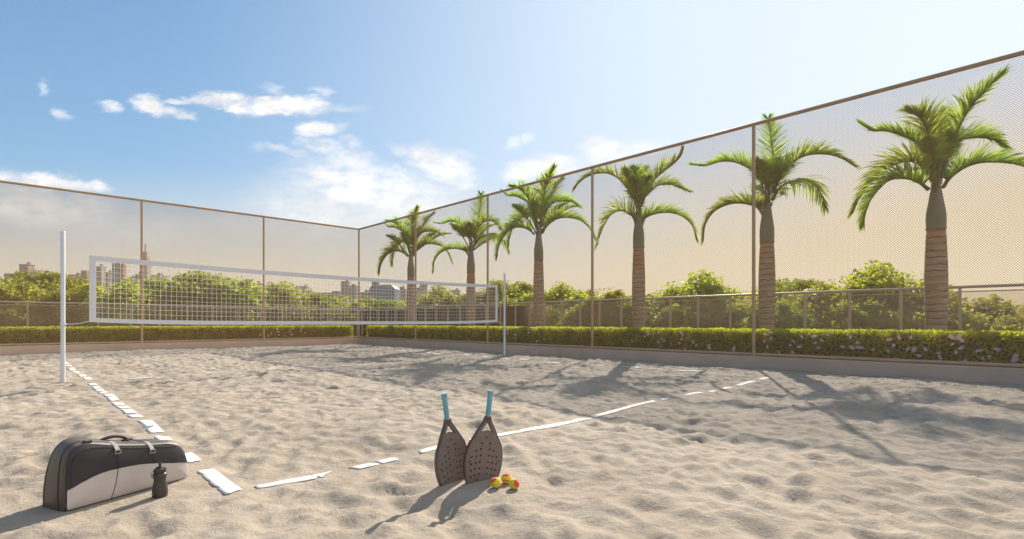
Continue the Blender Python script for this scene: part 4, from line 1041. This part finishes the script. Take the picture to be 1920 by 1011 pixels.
# vertical seams
for pts in ([(218.5, 846), (217.5, 862), (216.7, 878), (212, 908), (206.5, 940)], [(283, 846), (283, 868)]):
    q = [BP(*p) for p in pts]; cv = catmull([(a, 0, b) for a, b in q], 24)
    mb = MB(); mb.tube([(c.x, front_y(c.x, c.z) - .001, c.z) for c in cv], .0016, 6); mb.build('seam', M['seam'], bag)
q = [BP(*p) for p in [(131, 916), (130, 895), (130.5, 876), (136, 859), (147, 848), (165, 841), (200, 838.5), (240, 840), (300, 838), (330, 836.5)]]
cv = catmull([(a, 0, b) for a, b in q], 50); mb = MB(); mb.tube([(c.x, front_y(c.x, c.z) - .0008, c.z) for c in cv], .0012, 5); mb.build('seam', M['seam'], bag)
cv = [(x, front_y(x, dv(x)) - .0006, dv(x)) for x in np.linspace(xa + .004, xb - .004, 60)]; mb = MB(); mb.tube(cv, .0011, 5); mb.build('seam', M['seam'], bag)
# straps with buckles over the top edge
def ztop_b(x): return zrange(x)[1]
for px in (216, 281):
    x, _ = BP(px, 838); zt_ = ztop_b(x) + .012
    mb = MB(); w = .011
    path = [(WB - .06, zt_ + .006), (.10, zt_ + .009), (.05, zt_ + .007), (.02, zt_ + .003), (-.004, zt_ - .010), (-.018, zt_ - .026), (-.025, zt_ - .036)]
    vs = []
    for (y, z) in path: vs += [(x - w, y, z), (x + w, y, z)]
    mb.add(vs, [(2 * j, 2 * j + 1, 2 * j + 3, 2 * j + 2) for j in range(2)], 1)
    mb.add(vs, [(2 * j, 2 * j + 1, 2 * j + 3, 2 * j + 2) for j in range(2, len(path) - 1)], 0)
    o = mb.build('strap', [M['strapl'], M['strap']], bag); sm = o.modifiers.new('s', 'SOLIDIFY'); sm.thickness = .0035; sm.offset = 0
    mb = MB(); zc = zt_ - .043; yb = -.027
    for dx, dz, sx_, sz_ in ((0, .0095, .031, .0045), (0, -.0095, .031, .0045), (-.0135, 0, .004, .0235), (.0135, 0, .004, .0235)): mb.box((x + dx, yb - (0.0007 if dx else 0), zc + dz), (sx_, .005, sz_))
    mb.build('buckle', M['buckle'], bag, bevel=.001)
# small clip, handle
x, _ = BP(168, 833); zt_ = ztop_b(x) + .010
mb = MB(); mb.box((x + .006, .022, zt_ + .004), (.028, .018, .012)); mb.box((x - .012, .022, zt_ + .006), (.010, .022, .016)); mb.build('clip', M['strap'], bag, bevel=.002)
x0_, _ = BP(213, 832); x1_, _ = BP(262, 832); zt_ = ztop_b((x0_ + x1_) / 2) + .010; yy = .115
cv = catmull([(x0_ - .01, yy, zt_), (x0_, yy, zt_ + .026), (x0_ + .03, yy, zt_ + .036), ((x0_ + x1_) / 2, yy, zt_ + .037), (x1_ - .03, yy, zt_ + .026), (x1_, yy, zt_ + .004)], 28)
mb = MB(); mb.tube(cv, .0095, 10); mb.build('handle', M['strap'], bag, smooth=True)
for xx in (x0_, x1_):
    mb = MB(); mb.box((xx - .004, yy, zt_ + .003), (.05, .035, .008)); mb.build('handle_mount', M['bagdark'], bag, bevel=.003)
# strap and pale patch on the end panel towards the back
mb = MB(); mb.box((LB * .50, WB + .004, .065), (LB * .88, .02, .10)); mb.build('back_pocket', M['baggold'], bag, bevel=.008)

# ---------------------------------------------------------------- bottle
bt = empty('sports_bottle', (BOT.x, BOT.y, -.004)); tag(bt, 'dark brown squeeze bottle standing in the sand before the bag', 'bottle')
m = MB(); m.lathe([(.030, 0), (.036, .003), (.0385, .012), (.0395, .035), (.0385, .052), (.0345, .075), (.031, .092), (.0305, .103), (.0335, .118), (.0355, .127), (.0345, .135), (.029, .141), (.026, .143)], 40); m.build('body', M['bottle'], bt, smooth=True)
m = MB(); m.lathe([(.0275, .142), (.031, .1435), (.0318, .148), (.0318, .160), (.030, .1635), (.016, .165), (.012, .167)], 40); m.build('cap', M['cap'], bt, auto=35)
m = MB(); m.lathe([(.010, .166), (.0095, .176), (.0065, .178), (.0065, .190), (.0085, .192), (.0085, .197), (.005, .199)], 20); m.box((-.012, 0, .169), (.016, .010, .010)); m.build('spout', M['cap'], bt, auto=35)
m = MB(); m.tube([(-.030, -.004, .146), (-.040, -.006, .147), (-.043, -.008, .144)], .0022, 6); m.tube([(-.043, -.008, .138), (-.036, -.008, .137), (-.035, -.008, .120), (-.038, -.008, .114), (-.043, -.008, .116), (-.044, -.008, .136)], .0016, 6); m.build('carry_loop', M['cap'], bt)

# ---------------------------------------------------------------- beach paddles
def paddle(pos, yaw, lean_side, lean_back, label):
    """local frame: x across the face, z along the paddle, origin where it enters the sand"""
    root = empty('beach_paddle', pos); root.rotation_euler = (lean_back, lean_side, yaw); tag(root, label, 'paddle', 'pair of beach paddles stuck upright in the sand')
    hw = .140; zc = .122; hb = .205; ht = .200
    def headpt(a, k=1.0):
        x = hw * math.cos(a); z = (ht if math.sin(a) > 0 else hb) * math.sin(a); return Vector((x * k, zc + z * k))
    zg = .392  # underside of the grip
    out = []
    for i in range(40):   # right shoulder clockwise round the bottom to left shoulder
        a = R(32) - (R(180 + 64)) * i / 39; out.append(headpt(a))
    def arm(sg):
        s_ = headpt(R(32)); pts = [Vector((s_.x, s_.y)), Vector((.096, .262)), Vector((.070, .305)), Vector((.044, .345)), Vector((.024, .375)), Vector((.0165, zg + .01))]
        return [(p.x * sg, p.y) for p in pts]
    def cm2(pts, n): return [(c.x, c.z) for c in catmull([(a, 0, b) for a, b in pts], n)]
    la = cm2(arm(-1), 16)[1:]; ra = cm2(list(reversed(arm(1))), 16)[:-1]
    outline = [(p.x, p.y) for p in out] + la + ra
    # throat window
    win = [(0, .366), (.012, .358), (.030, .333), (.050, .300), (.062, .282), (.056, .281)] ; topa = [(.030, .314 - .012), (0, .322 - .012 + .004), (-.030, .302)]
    win = cm2([(0.0, .368), (.010, .360), (.026, .336), (.046, .306), (.058, .288)], 12) + cm2([(.052, .292), (.030, .308), (0, .315), (-.030, .308), (-.052, .292)], 14) + cm2([(-.058, .288), (-.046, .306), (-.026, .336), (-.010, .360)], 12)
    holes = []
    def H_(x, z): holes.append((x, z))
    H_(0, .268)
    for sgx in (-1, 1):
        for x, z in [(.030, .232), (.034, .196), (.066, .186), (.030, .156), (.062, .150), (.096, .146), (.032, .116), (.064, .110), (.096, .102), (.030, .078), (.062, .072), (.092, .064), (.110, .118), (.030, .040), (.062, .034), (.088, .026), (.044, .004)]: H_(sgx * x, z)
    cu = bpy.data.curves.new('face', 'CURVE'); cu.dimensions = '2D'; cu.fill_mode = 'BOTH'; cu.extrude = .0095; cu.bevel_depth = .0015; cu.bevel_resolution = 1
    def spl(pts):
        s = cu.splines.new('POLY'); s.points.add(len(pts) - 1); s.use_cyclic_u = True
        for p, q in zip(s.points, pts): p.co = (q[0], q[1], 0, 1)
    spl(outline); spl(win)
    for x, z in holes: spl([(x + 0.0085 * math.cos(2 * math.pi * k / 16), z + 0.0085 * math.sin(2 * math.pi * k / 16)) for k in range(16)])
    tmp = bpy.data.objects.new('tmp', cu); C.objects.link(tmp)
    dg = bpy.context.evaluated_depsgraph_get(); me = bpy.data.meshes.new_from_object(tmp.evaluated_get(dg)); me.name = 'face'
    bpy.data.objects.remove(tmp); bpy.data.curves.remove(cu)
    me.transform(Matrix.Rotation(math.pi / 2, 4, 'X')); me.materials.clear(); me.materials.append(M['pad']); obj('face', me, root)
    # raised rim round the head and up the throat arms
    rim = [(p.x, 0, p.y) for p in out]; lrim = [(a, 0, b) for a, b in la]; rrim = [(a, 0, b) for a, b in ra]
    path = [Vector(p) for p in (rrim[::1] + rim + lrim)]
    mb = MB(); vs = []; n = len(path)
    prof = [(-.0045, -.0115), (.0015, -.0135), (.0035, -.009), (.0035, .009), (.0015, .0135), (-.0045, .0115)]
    for i, p in enumerate(path):
        t = (path[min(i + 1, n - 1)] - path[max(i - 1, 0)]).normalized(); nn = Vector((-t.z, 0, t.x))
        if i == 0: sgn = 1 if nn.x > 0 else -1
        for a, b in prof: q = p + nn * (a * sgn) + Vector((0, b, 0)); vs.append(q)
    k = len(prof); fs = [(i * k + j, i * k + (j + 1) % k, (i + 1) * k + (j + 1) % k, (i + 1) * k + j) for i in range(n - 1) for j in range(k)]
    mb.add(vs, fs); mb.build('rim', M['padrim'], root, auto=40)
    mb = MB(); mb.tube([(0, 0, .360), (0, 0, .378), (0, 0, .400)], [.0165, .0195, .0185], 16); mb.build('throat', M['throat'], root, auto=50)
    # wrapped grip, slightly octagonal, flared butt
    mb = MB(); prof = []; z = .398
    while z < .545: prof.append((.0172 + .0006 * math.sin((z - .398) / .018 * math.pi * 2), z)); z += .0045
    prof += [(.0185, .547), (.0205, .552), (.0215, .560), (.0205, .564), (.012, .565)]
    mb.lathe(prof, 16, sy=.88); mb.build('grip', M['grip'], root, auto=40)
    return root
paddle((PR_POS.x, PR_POS.y, 0), R(37), R(8.5), R(-1.5), 'right paddle of the pair, standing taller and facing the camera')
paddle((PL_POS.x, PL_POS.y, 0), R(54), R(-8), R(-1.5), 'left paddle of the pair, turned more edge-on')

# ---------------------------------------------------------------- balls
def ball(c, rot, label, ink=False):
    r = .0325; n = 48; me_v = MB(); prof = []
    root = empty('beach_ball', (c.x, c.y, r * .93)); tag(root, label, 'ball', 'three yellow and orange balls'); root.name = 'tennis_ball'
    Zd = Vector(rot[0]).normalized(); Yd = Vector(rot[1]); Yd = (Yd - Zd * Yd.dot(Zd)).normalized(); Xd = Yd.cross(Zd); Rm = Matrix((Xd, Yd, Zd)).transposed()
    NT, NP_ = 96, 192; vy = []; fy = []
    P_ = lambda i, j: Vector((math.sin(math.pi * i / NT) * math.cos(2 * math.pi * j / NP_), math.sin(math.pi * i / NT) * math.sin(2 * math.pi * j / NP_), math.cos(math.pi * i / NT)))
    def g(p): return p.z * .8 - .14 + .85 * (p.x * p.x - p.y * p.y)
    vs = []
    for i in range(NT + 1):
        for j in range(NP_):
            p = P_(i, j); gv = abs(g(p)); rad = r * (1 - .018 * math.exp(-(gv / .045) ** 2)); vs.append(Rm @ (p * rad))
    fa = []; fb = []
    for i in range(NT):
        for j in range(NP_):
            q = (i * NP_ + j, (i + 1) * NP_ + j, (i + 1) * NP_ + (j + 1) % NP_, i * NP_ + (j + 1) % NP_)
            p = P_(i + .5, j + .5); (fa if g(p) > 0 else fb).append(q)
    for nm, fs, mt in (('yellow_felt', fa, M['yball']), ('orange_felt', fb, M['oball'])):
        mb = MB(); used = sorted({k for f in fs for k in f}); mp = {k: i for i, k in enumerate(used)}
        mb.add([vs[k] for k in used], [tuple(mp[k] for k in f) for f in fs]); mb.build(nm, mt, root, smooth=True)
    if ink:
        cu = bpy.data.curves.new('t', 'FONT'); cu.body = 'Wilson'; cu.size = .016; cu.align_x = 'CENTER'; cu.align_y = 'CENTER'; cu.shear = .3; cu.offset = .0004
        tmp = bpy.data.objects.new('t', cu); C.objects.link(tmp); dg = bpy.context.evaluated_depsgraph_get(); me = bpy.data.meshes.new_from_object(tmp.evaluated_get(dg))
        bpy.data.objects.remove(tmp); bpy.data.curves.remove(cu)
        bm = bmesh.new(); bm.from_mesh(me); bmesh.ops.triangulate(bm, faces=bm.faces)
        bmesh.ops.subdivide_edges(bm, edges=bm.edges, cuts=2)
        for v in bm.verts:
            a = v.co.x / r; b = v.co.y / r - .12; v.co = Vector((math.sin(a) * math.cos(b), -math.cos(a) * math.cos(b), math.sin(b))) * (r + .0003)
        bm.to_mesh(me); bm.free(); me.materials.clear(); me.materials.append(M['ink']); obj('lettering', me, root)
ball(BALLS[0], ((.25, -1, -.15), (-.6, -.1, .8)), 'left ball of the three, beside the right paddle')
ball(BALLS[1], ((.05, -1, -.1), (0, 0, 1)), 'back ball of the three, with dark lettering on its yellow side', True)
ball(BALLS[2], ((-.75, -.75, -.1), (.8, -.5, .35)), 'right ball of the three, orange on its right half')

# ---------------------------------------------------------------- air
m = MB(); m.box((0, 330, 37.5), (1700, 900, 82.2)); hm = bpy.data.materials.new('haze'); hm.use_nodes = True; nt = hm.node_tree
nt.nodes.remove(nt.nodes['Principled BSDF']); pv = nt.nodes.new('ShaderNodeVolumePrincipled'); pv.inputs['Density'].default_value = HAZE
pv.inputs['Color'].default_value = (.95, .88, .78, 1); pv.inputs['Anisotropy'].default_value = .3; nt.links.new(pv.outputs[0], nt.nodes['Material Output'].inputs['Volume'])
tag(m.build('haze', hm), kind='stuff')
